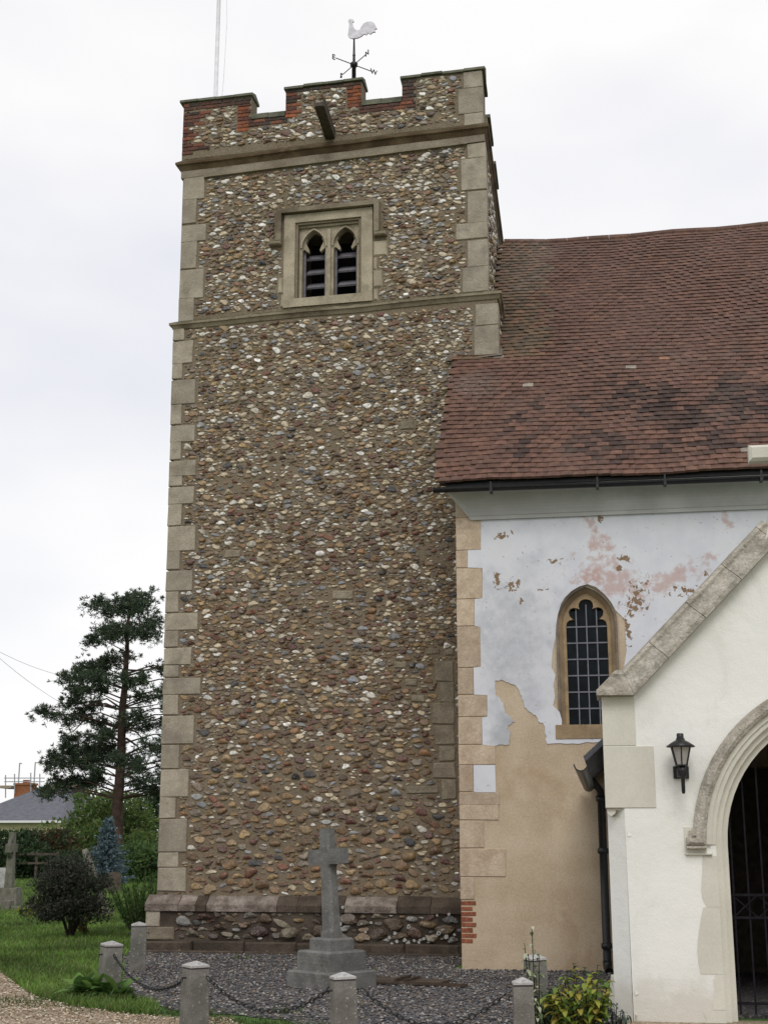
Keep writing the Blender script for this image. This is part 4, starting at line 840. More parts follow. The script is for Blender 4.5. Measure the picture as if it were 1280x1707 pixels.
# ------------------------------------------------------------------ flagpole and weathervane on the tower
fu, fz_ = T(360, 152, 1.2); fp = empty('flagpole', TW.o + TW.ex * fu + TW.ev * 1.2 + Vector((0, 0, 13.9))); tag(fp, 'white flagpole with a thin halyard on the tower roof', 'flagpole')
MB().tube([(0, 0, 0), (.0, 0, 8)], [.045, .03], 10).build('pole', M['white_paint'], fp, True)
MB().tube([(.05, 0, .6), (.16, -.02, 2.2), (.19, -.02, 3.5), (.10, 0, 5.2), (.03, 0, 7.8)], .005, 5).build('halyard', M['white_paint'], fp)
vu, vz = T(590, 108, .9); wv = empty('weathervane', TW.o + TW.ex * vu + TW.ev * .9 + Vector((0, 0, 13.9))); tag(wv, 'pale cockerel weathervane with compass letters on the tower', 'weathervane')
vz -= 13.9
MB().tube([(0, 0, 0), (0, 0, vz)], [.05, .04], 8).build('post', M['iron'], wv, True); MB().lathe([(.02, -.07), (.07, -.03), (.075, .02), (.03, .07)], (0, 0, vz), 10).build('ball', M['iron'], wv, True)
ctop = T(590, 62, .9)[1] - 13.9
MB().tube([(0, 0, vz), (0, 0, ctop)], [.03, .014], 8).build('spindle', M['iron'], wv, True); MB().lathe([(.02, -.03), (.032, 0), (.02, .03)], (0, 0, vz + .20), 8).build('collar', M['iron'], wv, True)
def text_mesh(ch, size):
    cu = bpy.data.curves.new('t', 'FONT'); cu.body = ch; cu.size = size; cu.extrude = .008; cu.align_x = 'CENTER'; cu.align_y = 'CENTER'
    ob = bpy.data.objects.new('t', cu); COL.objects.link(ob); me = bpy.data.meshes.new_from_object(ob.evaluated_get(bpy.context.evaluated_depsgraph_get())); bpy.data.objects.remove(ob); me.materials.clear(); return me
VA = rad(46)
for k, ch in enumerate('WSEN'):
    t = VA + k * math.pi / 2; d = Vector((math.cos(t), math.sin(t), 0)); ln = .40
    a = MB().tube([d * .05 + Vector((0, 0, vz)), d * ln + Vector((0, 0, vz))], .009, 6).build('arm', M['iron'], wv)
    me = text_mesh(ch, .15); me.materials.append(M['iron']); l = link('letter', me, wv); l.location = d * (ln + .05) + Vector((0, 0, vz)); l.rotation_euler = (rad(90), 0, t if k != 2 else t + math.pi); l['label'] = 'compass letter ' + ch
ck = [(425, 155), (445, 150), (452, 158), (470, 152), (480, 180), (462, 190), (466, 225), (485, 262), (510, 280), (545, 274), (565, 235), (590, 202), (630, 184), (680, 181), (710, 200), (725, 230), (742, 262), (716, 268), (724, 298), (690, 304), (664, 326), (640, 308), (620, 331), (592, 322), (560, 350), (520, 368), (460, 375), (424, 362), (408, 335), (415, 300), (420, 250), (424, 200), (412, 178)]
pts = []
for x, y in ck:
    u, z = T(520 + x / 6.825, 10 + y / 6.825, .9); pts.append((u - vu, z - 13.9))
MB().prism(pts[::-1], -.015, .015).build('cockerel', M['vane'], wv).rotation_euler = (0, 0, 0)
wv.rotation_euler = (0, 0, TW.ang); fp.rotation_euler = (0, 0, TW.ang)

# ------------------------------------------------------------------ bollards, chains and memorial cross
def bollard(px, ytop, base_xy, rz, w, h, label):
    o = empty('bollard', (base_xy[0], base_xy[1], 0), rz); tag(o, label, 'bollard', 'granite bollards round the gravel bed'); o.rotation_euler = (random.uniform(-.03, .03), random.uniform(-.03, .03), rz)
    a = w * .43; b = a * .92; c = .18 * a
    def ring(q, z, ch): return [(-q + ch, -q, z), (q - ch, -q, z), (q, -q + ch, z), (q, q - ch, z), (q - ch, q, z), (-q + ch, q, z), (-q, q - ch, z), (-q, -q + ch, z)]
    loft([ring(a, -.02, c * .3), ring(b, h - .055, c * .3)], True).build('shaft', M['granite'], o)
    loft([ring(b * .97, h - .055, .005), ring(b * .97, h - .04, .005)], True).build('joint', M['cap_line'], o)
    loft([ring(b * 1.03, h - .04, .005), ring(b * 1.03, h - .022, .005), ring(.012, h + .012, .002)], True).build('cap', M['cap'], o)
    for s in (-1, 1): MB().tube([(s * (b - .01), 0, h - .13), (s * (b + .035), 0, h - .13), (s * (b + .035), 0, h - .18)], .01, 6).build('hook', M['iron'], o)
    return o
def bxy(px, ytop, h): p = G(px, ytop + 4, h); return (p.x, p.y)
BH = .60
specs = [(185, 1566, rad(38), .25, .58, 'granite bollard half hidden behind the broad-leaved plant on the lawn edge'), (233, 1534, rad(20), .25, .62, 'granite bollard next to the left corner of the tower plinth'), (327, 1600, rad(42), .24, .575, 'granite bollard between the lawn corner and the memorial cross'), (575, 1619, rad(24), .235, .58, 'granite bollard standing in front of the memorial cross steps'), (872, 1628, rad(8), .20, .58, 'nearer granite bollard among the shrubs by the porch'), (893, 1588, rad(30), .21, .60, 'farther granite bollard by the plaster wall behind the variegated stem')]
BP = []
for px, yt, rz, w, h, lb in specs:
    p = bxy(px, yt, h); BP.append((p, h)); bollard(px, yt, p, rz, w, h, lb)
link_m = None
def chain(i, j, sag, label, zo=-.15):
    global link_m
    (a, ha), (b, hb) = BP[i], BP[j]; A = Vector((*a, ha + zo)); B = Vector((*b, hb + zo)); d = (B - A); dh = Vector((d.x, d.y, 0)).normalized(); A += dh * .15; B -= dh * .15
    L = (B - A).length * 1.06; n = int(L / .052); m = MB()
    P = [A.lerp(B, t / n) - Vector((0, 0, sag * 4 * (t / n) * (1 - t / n))) for t in range(n + 1)]
    for k in range(n):
        p, q = P[k], P[k + 1]; dd = (q - p).normalized(); side = dd.cross(Vector((0, 0, 1))).normalized(); upv = side.cross(dd); e = side if k % 2 else upv; c = (p + q) / 2
        l = (q - p).length * .64; pts = [c + dd * (l * math.cos(t * 6.283 / 8)) + e * (.017 * math.sin(t * 6.283 / 8)) for t in range(9)]; m.tube(pts, .0058, 5, False)
    o = m.build('chain', M['iron']); tag(o, label, 'chain', 'sagging iron chains'); return o
chain(0, 2, .22, 'iron chain sagging from the lawn bollard to the next one', -.13); chain(2, 3, .24, 'iron chain sagging left of the memorial cross', -.12); chain(3, 4, .26, 'iron chain sagging right of the memorial cross towards the shrubs', -.12)
cb = G(545, 1650); cr_ = empty('memorial_cross', (cb.x, cb.y + .25, 0), rad(-36)); tag(cr_, 'grey stone memorial cross leaning on three square steps', 'memorial cross')
HS = [(.37, -.01, .20), (.285, .20, .42), (.185, .42, .56)]
for k, (a, z0, z1) in enumerate(HS):
    st = loft([[(-a, -a, z0), (a, -a, z0), (a, a, z0), (-a, a, z0)], [(-a, -a, z1 - .02), (a, -a, z1 - .02), (a, a, z1 - .02), (-a, a, z1 - .02)], [(-a + .02, -a + .02, z1), (a - .02, -a + .02, z1), (a - .02, a - .02, z1), (-a + .02, a - .02, z1)]], True).build('step', M['cross_stone'], cr_)
    m = MB()
    for row in range((2, 3, 1)[k]):                       # worn incised lettering, too faint to read
        z = z1 - .055 - row * .045; x = -a * .8
        while x < a * .75:
            w = random.uniform(.006, .018)
            if random.random() < .85: m.box((x, -a - .0015, z - .009), (x + w, -a + .002, z + .009))
            x += w + random.uniform(.007, .012)
    m.build('worn_inscription', M['grave'], st)['kind'] = 'stuff'
top = empty('cross'); top.parent = cr_; top.location = (0, 0, .555); top.rotation_euler = (rad(1.5), rad(-3.2), 0)
def oct_ring(a, b, z, c): return [(-a + c, -b, z), (a - c, -b, z), (a, -b + c, z), (a, b - c, z), (a - c, b, z), (-a + c, b, z), (-a, b - c, z), (-a, -b + c, z)]
loft([oct_ring(.10, .085, -.01, .005), oct_ring(.10, .085, .06, .005), oct_ring(.098, .08, .10, .028), oct_ring(.088, .072, .80, .028), oct_ring(.088, .072, .84, .006), oct_ring(.088, .072, 1.02, .006), oct_ring(.088, .072, 1.06, .028), oct_ring(.086, .07, 1.26, .028)], True).build('shaft', M['cross_stone'], top)
for s in (-1, 1):
    rr = [[(s * x, y, z) for x, y, z in [(u, v, w) for (v, w, _, c) in [(0, 0, 0, 0)] for u in (0,)]] for _ in ()]
    A = [(-.072, .84), (.072, .84), (.072, 1.02), (-.072, 1.02)]; m = loft([[(s * .084, y, z) for y, z in A], [(s * .285, y * .97, z) for y, z in A]], True); m.build('arm', M['cross_stone'], top)
# drain slab with a slot, by the nave corner
p = G(672, 1640); o = MB().add([(-.55, -.25, .015), (.55, -.28, .015), (.58, .30, .03), (-.5, .32, .03)], [(0, 1, 2, 3)])
sl = empty('grave_slab', (p.x, p.y, 0)); tag(sl, 'low dark ledger slab with a rusty edged slot near the nave corner', 'slab')
MB().block(-.5, .5, -.3, .3, -.0, .03, .01).build('slab', M['plinth_dark'], sl).rotation_euler = (rad(90), 0, 0)
m = MB().box((-.02, -.26, .02), (.0, .28, .07)); m.box((.10, -.26, .02), (.12, .28, .06)); m.box((.12, -.28, .01), (.9, -.255, .045)); m.build('iron_edging', M['rust'], sl)
sl.rotation_euler = (0, 0, rad(-12)); sl.location.z = .012
for i, (x0, x1) in enumerate(((-7.3, -5.6), (-5.58, -4.0), (-3.98, -2.3))):
    o = MB().block(x0, x1, -.01, .045, TW.o.y - 0.50 - x0 * .0, TW.o.y - .40, .01, .004).build('kerb_stone', M['plinth_dark']); o.rotation_euler = (0, 0, 0); tag(o, ('low kerb stone along the plinth at the left tower corner', 'low kerb stone along the plinth left of the memorial cross', 'low kerb stone along the plinth right of the memorial cross')[i], 'kerb', 'kerb stones')

# ------------------------------------------------------------------ vegetation
def leaf_cloud(C, dirs, length, width, cols, fold=.25):
    """diamond leaves: centres C, long axis dirs, arrays"""
    n = len(C); d = dirs / np.linalg.norm(dirs, axis=1, keepdims=True); r = rng.normal(size=(n, 3)); s = np.cross(d, r); s /= np.linalg.norm(s, axis=1, keepdims=True) + 1e-9; nn = np.cross(d, s)
    L, W = length[:, None], width[:, None]
    V = np.stack([C - d * L * .5, C + s * W * .5 + nn * W * fold, C + d * L * .5, C - s * W * .5 + nn * W * fold], 1)
    F = np.arange(n * 4).reshape(n, 4); return V.reshape(-1, 3), F, np.repeat(cols, 4, 0)
def pick(pal, n, lo=.7, hi=1.3): pal = np.array(pal); return pal[rng.integers(0, len(pal), n)] * rng.uniform(lo, hi, (n, 1))
def shrub(name, label, cat, base, r, h, n, ls, pal, mat='leaf', lumps=14, z0=.0, group=None, up=.3, stem=.03, aspect=.5, seed=0):
    """lumpy shrub: leaves clustered on many small clumps over an uneven dome"""
    rs = np.random.default_rng(seed + 11); o = empty(name, base); tag(o, label, cat, group); P = []; DR = []
    per = n // lumps
    for k in range(lumps):
        t = rs.uniform(0, 6.283); q = rs.uniform(.15, 1) ** .6; zz = rs.uniform(.15, 1); prof = math.sqrt(max(.05, 1 - (zz - .42) ** 2 / .40)); rr = q * prof * .82
        c = np.array([r * rr * math.cos(t), r * rr * math.sin(t), z0 + (h - z0) * (zz * .88)]); cr2 = np.array([r * .36, r * .36, (h - z0) * .17]) * rs.uniform(.7, 1.25)
        g = rs.normal(size=(per, 3)); g /= np.linalg.norm(g, axis=1, keepdims=True); g *= (rs.uniform(.25, 1, (per, 1)) ** .45) * rs.uniform(.85, 1.12, (per, 1)); P.append(c + g * cr2); DR.append(g + rs.normal(size=(per, 3)) * .6 + np.array([0, 0, up]))
    P = np.concatenate(P); DR = np.concatenate(DR); P[:, 2] = np.maximum(P[:, 2], .02); m_ = len(P); sz = rs.uniform(.7, 1.3, m_) * ls
    V, F, Cc = leaf_cloud(P, DR, sz, sz * aspect, pick(pal, m_)); link('foliage', np_mesh('foliage', V, F, M[mat], Cc), o)
    m = MB()
    for k in range(7):
        t = k * .9 + rs.uniform(0, .6); e = Vector((math.cos(t) * r * .6, math.sin(t) * r * .6, h * rs.uniform(.5, .8))); m.tube([(0, 0, -.03), e * .45 + Vector((0, 0, h * .1)), e], [stem, stem * .7, stem * .3], 5)
    m.build('stems', M['twig'], o); return o
GRN = [(.09, .15, .04), (.065, .115, .034), (.11, .175, .046), (.135, .19, .052)]
DKG = [(.036, .066, .026), (.046, .080, .03), (.028, .050, .022)]
def gpt(px, py): p = G(px, py); return (p.x, p.y, 0)
def by(px, Y): p = AT(px, 1450, Y); return (p.x, Y, 0)
def hpx(ytop, Y): return AT(640, ytop, Y).z
# dark clipped shrub by the lawn
p = gpt(117, 1566); shrub('dark_shrub', 'dense dark purple-green rounded shrub on the lawn', 'shrub', p, .80, 1.42, 15000, .062, [(.036, .040, .030), (.050, .044, .038), (.034, .050, .028), (.066, .062, .052), (.046, .062, .032)], lumps=60, seed=1, z0=.28)
# feathery shrub: upright plumes
p = gpt(222, 1556); o = empty('feathery_shrub', (p[0] + .15, p[1] + .4, 0)); tag(o, 'feathery bright green shrub leaning beside the tower corner', 'shrub')
P, DR = [], []
m = MB()
for k in range(70):
    t = rng.uniform(0, 6.28); q = rng.uniform(.1, 1) ** .7; b0 = np.array([math.cos(t) * .30 * q - .05, math.sin(t) * .3 * q, 0]); e = b0 + np.array([math.cos(t) * .42 * q + rng.normal() * .05, math.sin(t) * .3 * q, rng.uniform(.6, 1.15) * (1 - .22 * q)])
    s = rng.uniform(.05, 1, 60)[:, None] ** .8; pp = b0 + (e - b0) * s + rng.normal(size=(60, 3)) * .022; P.append(pp); DR.append((e - b0)[None] + rng.normal(size=(60, 3)) * .35); m.tube([b0, (b0 + e) / 2, e], [.008, .006, .003], 4)
P, DR = np.concatenate(P), np.concatenate(DR); sz = rng.uniform(.05, .10, len(P)); V, F, Cc = leaf_cloud(P, DR, sz, sz * .28, pick([(.065, .125, .03), (.09, .16, .04), (.05, .095, .026)], len(P))); link('foliage', np_mesh('foliage', V, F, M['leaf'], Cc), o); m.build('stems', M['twig'], o)
p = gpt(62, 1532); shrub('yellow_plant', 'low yellow-green plant beside the grave kerb', 'plant', p, .42, .36, 900, .07, [(.28, .30, .04), (.20, .25, .04), (.10, .16, .03)], lumps=12, seed=3, stem=.008)
p = gpt(150, 1558); shrub('yellowing_sprig', 'small yellowing sprig at the foot of the dark shrub', 'plant', (p[0] + .1, p[1] - .5, 0), .17, .38, 260, .06, [(.20, .13, .04), (.12, .14, .03), (.07, .10, .03)], lumps=8, seed=4, stem=.006)
# hedge and trees at the far side
far = [('dark_hedge', 'tall dark green shrub at the left edge behind the grave cross', 22, 1462, 58, 1375, 1.6, 3500, .22, DKG, 5),
       ('bronze_bush', 'bronze tinged dark bush below the slate roofed house', 78, 1452, 66, 1380, 2.1, 4500, .22, [(.085, .045, .028), (.05, .07, .028), (.04, .06, .025), (.10, .048, .03), (.075, .10, .03)], 6),
       ('round_tree', 'broad rounded green tree behind the pine trunk', 168, 1445, 78, 1312, 3.7, 9000, .27, GRN + [(.13, .16, .045)], 7),
       ('laurel_bush', 'glossy green bush at the tower corner behind the lawn', 238, 1462, 54, 1398, 1.75, 4500, .18, [(.06, .11, .03), (.045, .085, .026), (.08, .135, .036)], 8),
       ('lime_bush', 'small bright lime green bush left of the bronze bush', 30, 1450, 64, 1384, 1.0, 1300, .2, [(.14, .19, .03), (.10, .15, .03)], 9),
       ('low_hedge', 'low dark hedge between the grave cross and the dark shrub', 110, 1462, 60, 1418, 2.2, 3500, .18, DKG + [(.03, .05, .02)], 10),
       ('screen_tree', 'dark tree hidden partly by the tower edge', 258, 1445, 84, 1302, 2.6, 4500, .26, DKG + [(.035, .055, .02)], 12)]
for nm, lb, px, pb, Y, yt, r, n, ls, pal, sd in far:
    b = by(px, Y); shrub(nm, lb, 'bush' if 'tree' not in nm else 'tree', b, r, hpx(yt, Y), n, ls, pal, lumps=46, seed=sd, stem=.08)
n_ = 26000; X = rng.uniform(-110, 60, n_); top_ = 2.5 + .35 * np.sin(X * .35) + .25 * np.sin(X * .9 + 1); Z = top_ * rng.uniform(0, 1, n_) ** .7; Yh = 112 + rng.normal(0, .7, n_)
V, F, Cc = leaf_cloud(np.stack([X, Yh, Z], 1), rng.normal(size=(n_, 3)), rng.uniform(.3, .6, n_), rng.uniform(.2, .35, n_), pick(DKG + GRN[:2], n_)); tag(link('distant_hedge', np_mesh('distant_hedge', V, F, M['leaf'], Cc)), 'long low hedge far beyond the churchyard', 'hedge', kind='stuff')
# blue spruce
Y = 50; b = by(178, Y); H = hpx(1360, Y); o = empty('blue_spruce', b); tag(o, 'small blue spruce in front of the pine trunk', 'conifer'); P, DR = [], []; m = MB().tube([(0, 0, 0), (0, 0, H + .25)], [.06, .012], 6)
for k in range(16):
    z = .15 + (H - .25) * k / 16; R_ = (1 - k / 17.5) * 1.0 * (.9 + .25 * (k % 2))
    for q in range(13):
        t = q * 6.283 / 13 + k + rng.normal() * .2; Rq = R_ * rng.uniform(.55, 1.25); tip = np.array([math.cos(t) * Rq, math.sin(t) * Rq, z + .10 - .04 * Rq + rng.normal() * .04]); st = np.array([0, 0, z]); s = rng.uniform(.15, 1, 42)[:, None]; P.append(st + (tip - st) * s + rng.normal(size=(42, 3)) * .035); DR.append((tip - st) + rng.normal(size=(42, 3)) * .5)
P, DR = np.concatenate(P), np.concatenate(DR); sz = rng.uniform(.10, .18, len(P)); V, F, Cc = leaf_cloud(P, DR, sz, sz * .3, pick([(.12, .17, .20), (.08, .12, .14), (.06, .10, .11), (.16, .21, .24)], len(P))); link('foliage', np_mesh('foliage', V, F, M['needle'], Cc), o); m.build('trunk', M['twig'], o)
# pine
PY = 65.0; b = AT(197, 1450, PY); pine = empty('pine_tree', (b.x, PY, 0)); tag(pine, 'tall scots pine with layered dark needles left of the tower', 'tree')
def pz(x, y, dy=0.0): q = AT(x / 3.765, 960 + y / 3.765, PY) - Vector((b.x, PY, 0)); return np.array([q.x, dy, q.z])
tr = [(725, 1850), (738, 1600), (740, 1430), (752, 1300), (765, 1100), (765, 950), (770, 830), (785, 700), (790, 600), (800, 480), (800, 350), (812, 220), (830, 110)]
tp = [pz(*q) for q in tr]; tp[0][2] = -.05; rr = [.34, .30, .27, .25, .22, .20, .185, .16, .14, .11, .085, .055, .02]
MB().tube(tp, rr, 10).build('trunk', M['bark'], pine, True)
CL = [(740, 120, 50, 36), (850, 110, 60, 38), (800, 170, 95, 42), (720, 215, 70, 30), (890, 220, 85, 50), (790, 260, 90, 36), (650, 320, 80, 36), (605, 345, 40, 28), (740, 300, 60, 28), (960, 300, 55, 45), (960, 380, 75, 50), (850, 390, 80, 36), (800, 420, 70, 34), (630, 440, 40, 24), (690, 480, 80, 24), (660, 530, 60, 22), (510, 540, 80, 36), (450, 590, 48, 36), (560, 590, 65, 28), (430, 650, 50, 24), (570, 660, 75, 30), (720, 680, 62, 36), (500, 720, 65, 26), (600, 760, 36, 20), (700, 740, 55, 24), (880, 690, 75, 30), (980, 690, 50, 34), (900, 770, 55, 24), (400, 780, 68, 32), (480, 790, 55, 26), (330, 880, 56, 26), (400, 900, 66, 32), (430, 850, 56, 26), (620, 920, 46, 24), (680, 930, 55, 22), (900, 900, 75, 32), (980, 900, 50, 34), (920, 950, 50, 22), (650, 1020, 85, 36), (720, 1010, 55, 28), (540, 1090, 95, 38), (430, 1080, 55, 34), (640, 1090, 85, 46), (350, 1150, 56, 36), (450, 1160, 85, 46), (600, 1150, 95, 46), (700, 1160, 55, 50), (380, 1200, 56, 26), (640, 1230, 46, 26), (850, 1180, 45, 32), (970, 1100, 50, 36), (980, 1230, 50, 46), (350, 1290, 76, 30), (450, 1280, 85, 30), (560, 1290, 60, 26), (300, 1330, 56, 26), (320, 1370, 56, 22), (930, 1310, 56, 30), (980, 1370, 46, 34), (450, 1015, 50, 16)]
CL += [(1580 - x + random.uniform(-30, 30), y + random.uniform(-25, 25), rx_, ry_) for x, y, rx_, ry_ in CL if 1580 - x > 1010]
P, DR = [], []; lm = MB(); sc = PY / FPX / 3.765 * 1.02
def trunk_at(y):
    for i in range(len(tr) - 1):
        if tr[i + 1][1] <= y <= tr[i][1]: t = (tr[i][1] - y) / (tr[i][1] - tr[i + 1][1]); return tr[i][0] + (tr[i + 1][0] - tr[i][0]) * t
    return tr[-1][0]
for (x, y, rx_, ry_) in CL:
    off = abs(x - 790); dy = random.uniform(-1, 1) * max(.6, min(2.6, 3.4 - off * sc * .5)); c = pz(x, y, dy); R3 = np.array([rx_ * sc, rx_ * sc * .9, ry_ * sc])
    nt_ = int(24 + rx_ * ry_ / 40); R3 *= 1.12
    g = rng.normal(size=(nt_, 3)) * .62; tc_ = c + g * R3; tc_[:, 2] += .10 * np.sin(tc_[:, 0] * 5 + tc_[:, 1] * 3)
    for q in range(nt_):
        k = 11; dd = rng.normal(size=(k, 3)) * np.array([1, 1, .75]) + np.array([0, 0, .55]) + g[q] * .4; dd /= np.linalg.norm(dd, axis=1, keepdims=True); P.append(tc_[q] + dd * .11); DR.append(dd)
    ys = min(1400, y + 25 + off * .10); s0 = pz(trunk_at(ys), ys); m1 = s0 * .45 + c * .55 + np.array([0, 0, .25 if off > 120 else .05]); r0 = .022 + .032 * min(1, off / 400)
    lm.tube([s0, m1, c], [r0, r0 * .65, .016], 5)
    for q in range(int(off / 22)):
        a_ = rng.uniform(.25, 1); w_t = (m1 + (c - m1) * a_) + rng.normal(size=3) * np.array([.30, .35, .16]); dd = rng.normal(size=(10, 3)) * np.array([1, 1, .75]) + np.array([0, 0, .5]); dd /= np.linalg.norm(dd, axis=1, keepdims=True); P.append(w_t + dd * .10); DR.append(dd)
    for q in range(min(nt_, 7)): lm.tube([c + (m1 - c) * .25, tc_[q]], [.016, .007], 4)
for x0, y0, x1, y1, x2, y2 in ((760, 830, 690, 775, 590, 825), (765, 840, 640, 815, 560, 830), (790, 590, 900, 600, 1030, 590), (785, 830, 900, 830, 1030, 815), (795, 1020, 880, 1070, 960, 1180), (790, 1240, 880, 1290, 990, 1330), (745, 1390, 660, 1340, 600, 1360), (780, 960, 870, 980, 940, 1040), (540, 870, 530, 930, 495, 990), (810, 640, 880, 650, 940, 690)):
    lm.tube([pz(x0, y0), pz(x1, y1, -.4), pz(x2, y2, -.8)], [.06, .04, .018], 6)
lm.build('limbs', M['bark'], pine)
P, DR = np.concatenate(P), np.concatenate(DR); sz = rng.uniform(.18, .30, len(P)); V, F, Cc = leaf_cloud(P, DR, sz, sz * .17, pick([(.045, .070, .043), (.060, .088, .048), (.034, .056, .038), (.080, .100, .050)], len(P), .7, 1.25)); link('crown', np_mesh('crown', V, F, M['needle'], Cc), pine)
# broad-leaved plants: real bent blades
def blade(L, W, droop, tilt, rz, base, n=5):
    pts = []
    for i in range(n + 1):
        t = i / n; w = W * math.sin(math.pi * min(.97, .08 + t * .92)) ** .8; a = tilt - droop * t; pts.append((t, w, a))
    x = z = 0; vs = []; c, s = math.cos(rz), math.sin(rz); last = 0
    for i, (t, w, a) in enumerate(pts):
        if i: x += math.cos(a) * L / n; z += math.sin(a) * L / n
        for sy, dz in ((-1, .18 * w), (0, 0), (1, .18 * w)): y = sy * w / 2; vs.append((base[0] + x * c - y * s, base[1] + x * s + y * c, base[2] + z + dz))
    return vs
def leafy(name, label, base, leaves, pal, lo=.8, hi=1.2):
    o = empty(name, base); tag(o, label, 'plant'); V, F, Cc, k = [], [], [], 0
    for lf in leaves:
        vs = blade(*lf); c = pick(pal, 1, lo, hi)[0]; V += vs; Cc += [c] * len(vs); nr = len(vs) // 3
        for i in range(nr - 1):
            for j in (0, 1): F.append((k + i * 3 + j, k + i * 3 + j + 1, k + i * 3 + j + 4, k + i * 3 + j + 3))
        k += len(vs)
    link('leaves', np_mesh('leaves', np.array(V), np.array(F), M['leaf'], np.array(Cc), True), o); return o
U = random.uniform
p = gpt(168, 1662); leafy('broad_leaved_plant', 'clump of broad green basal leaves in front of the lawn bollard', p, [(U(.22, .40), U(.11, .17), U(.3, 1.0), U(.5, 1.3), U(0, 6.28), (U(-.26, .26), U(-.16, .10), .01)) for _ in range(90)], [(.13, .235, .055), (.17, .28, .07), (.09, .175, .045)])
for i, (px, py, n, L, lb) in enumerate(((205, 1672, 26, .14, 'small weeds at the gravel edge right of the broad-leaved plant'), (295, 1585, 14, .12, 'tuft of weeds on the footing under the left plinth'), (358, 1586, 14, .12, 'tuft of weeds on the footing left of the memorial cross'), (738, 1580, 22, .16, 'dark weeds at the tower foot near the nave corner'), (400, 1600, 18, .08, 'sparse green weeds in the gravel left of the cross'), (475, 1690, 26, .09, 'low green weeds in the gravel in front of the cross'), (345, 1693, 20, .09, 'grassy tuft at the foot of the centre left bollard'))):
    p = gpt(px, py); leafy('weed_tuft', lb, p, [(U(.6, 1.2) * L, L * U(.12, .3), U(.3, 1.4), U(.6, 1.4), U(0, 6.28), (U(-.16, .16), U(-.1, .1), .005)) for _ in range(n)], [(.05, .10, .025), (.035, .07, .02), (.08, .12, .03)])
# shrubs by the porch: a yellowing shrub, a dark one and a variegated stem
p = (-.55, 11.9, 0)
def stems_plant(name, label, base, stems, nl, L, W, pal, lo=.8, hi=1.2):
    lv = []; m = MB()
    for (x, y, z, bx_, by_) in stems:
        m.tube([(bx_, by_, -.02), ((bx_ + x) / 2, (by_ + y) / 2, z * .55), (x, y, z)], [.008, .006, .003], 5)
        for i in range(nl):
            t = .25 + .75 * i / (nl - 1); q = (bx_ + (x - bx_) * t, by_ + (y - by_) * t, z * (t * .95 + .05)); lv.append((U(.5, 1.35) * L, W * U(.75, 1.2), U(.5, 1.6), U(-.3, .9), i * 2.4 + U(-.5, .5), q))
    o = leafy(name, label, base, lv, pal, lo, hi); m.build('stems', M['twig'], o); return o
p = G(965, 1800); c0 = Vector((G(968, 1640, .55).x, 0, 0))
sy = 12.0
def at_y(px, py, Y): return AT(px, py, Y)
b0 = AT(975, 1707, sy); st = []
for k in range(22):
    px, py = 912 + k * 4.8 + U(-8, 8), 1628 + abs(k - 12) * 3.2 + U(-24, 22); q = AT(px, py, sy + U(-.2, .2)); st.append((q.x - b0.x, q.y - sy, max(.15, q.z), (q.x - b0.x) * .4, U(-.1, .1)))
stems_plant('yellowing_shrub', 'leafy shrub with yellow-green leaves beside the porch base', (b0.x, sy, 0), st, 22, .085, .048, [(.24, .30, .05), (.15, .24, .045), (.34, .35, .06), (.10, .17, .035), (.42, .34, .07)])
b1 = AT(920, 1700, 12.3); st = []
for k in range(26):
    q = AT(885 + k * 4 + U(-5, 5), 1648 + abs(k - 10) * 2.4 + U(-12, 18), 12.3 + U(-.2, .2)); st.append((q.x - b1.x, q.y - 12.3, max(.12, q.z), (q.x - b1.x) * .3, U(-.1, .1)))
stems_plant('dark_leaved_shrub', 'low dark green shrub between the near bollard and the yellowing shrub', (b1.x, 12.3, 0), st, 20, .065, .032, [(.05, .09, .03), (.07, .12, .04), (.10, .15, .08), (.035, .065, .025)])
b2 = AT(1025, 1700, 12.1); st = []
for k in range(10):
    q = AT(1000 + k * 5 + U(-5, 5), 1665 + abs(k - 3) * 5 + U(-8, 14), 12.1 + U(-.15, .15)); st.append((q.x - b2.x, q.y - 12.1, max(.08, q.z), (q.x - b2.x) * .3, U(-.1, .1)))
stems_plant('grey_leaved_plant', 'grey-green narrow leaved plant right of the yellowing shrub', (b2.x, 12.1, 0), st, 12, .08, .02, [(.08, .12, .09), (.05, .08, .06), (.10, .14, .11)])
b3 = AT(893, 1700, 11.7); st = []
for px, py, dx in ((886, 1545, 0), (874, 1575, -.02), (898, 1590, .02), (880, 1590, 0), (892, 1612, .02)):
    q = AT(px, py, 11.7); st.append((q.x - b3.x, 0.0, q.z, dx, 0))
stems_plant('variegated_stem', 'tall thin shoot with white edged leaves against the plaster wall', (b3.x, 11.7, 0), st, 16, .062, .034, [(.42, .45, .30), (.12, .18, .07), (.50, .52, .38), (.20, .26, .12)])
q = AT(957, 1608, 13.2); b4 = AT(957, 1650, 13.2)
stems_plant('upright_sapling', 'small upright green sapling in front of the plaster wall', (b4.x, 13.2, 0), [(0, 0, q.z, 0, 0), (.10, .02, q.z * .92, .02, 0), (.22, 0, q.z * .98, .1, 0)], 12, .07, .035, [(.05, .10, .03), (.035, .07, .02)])

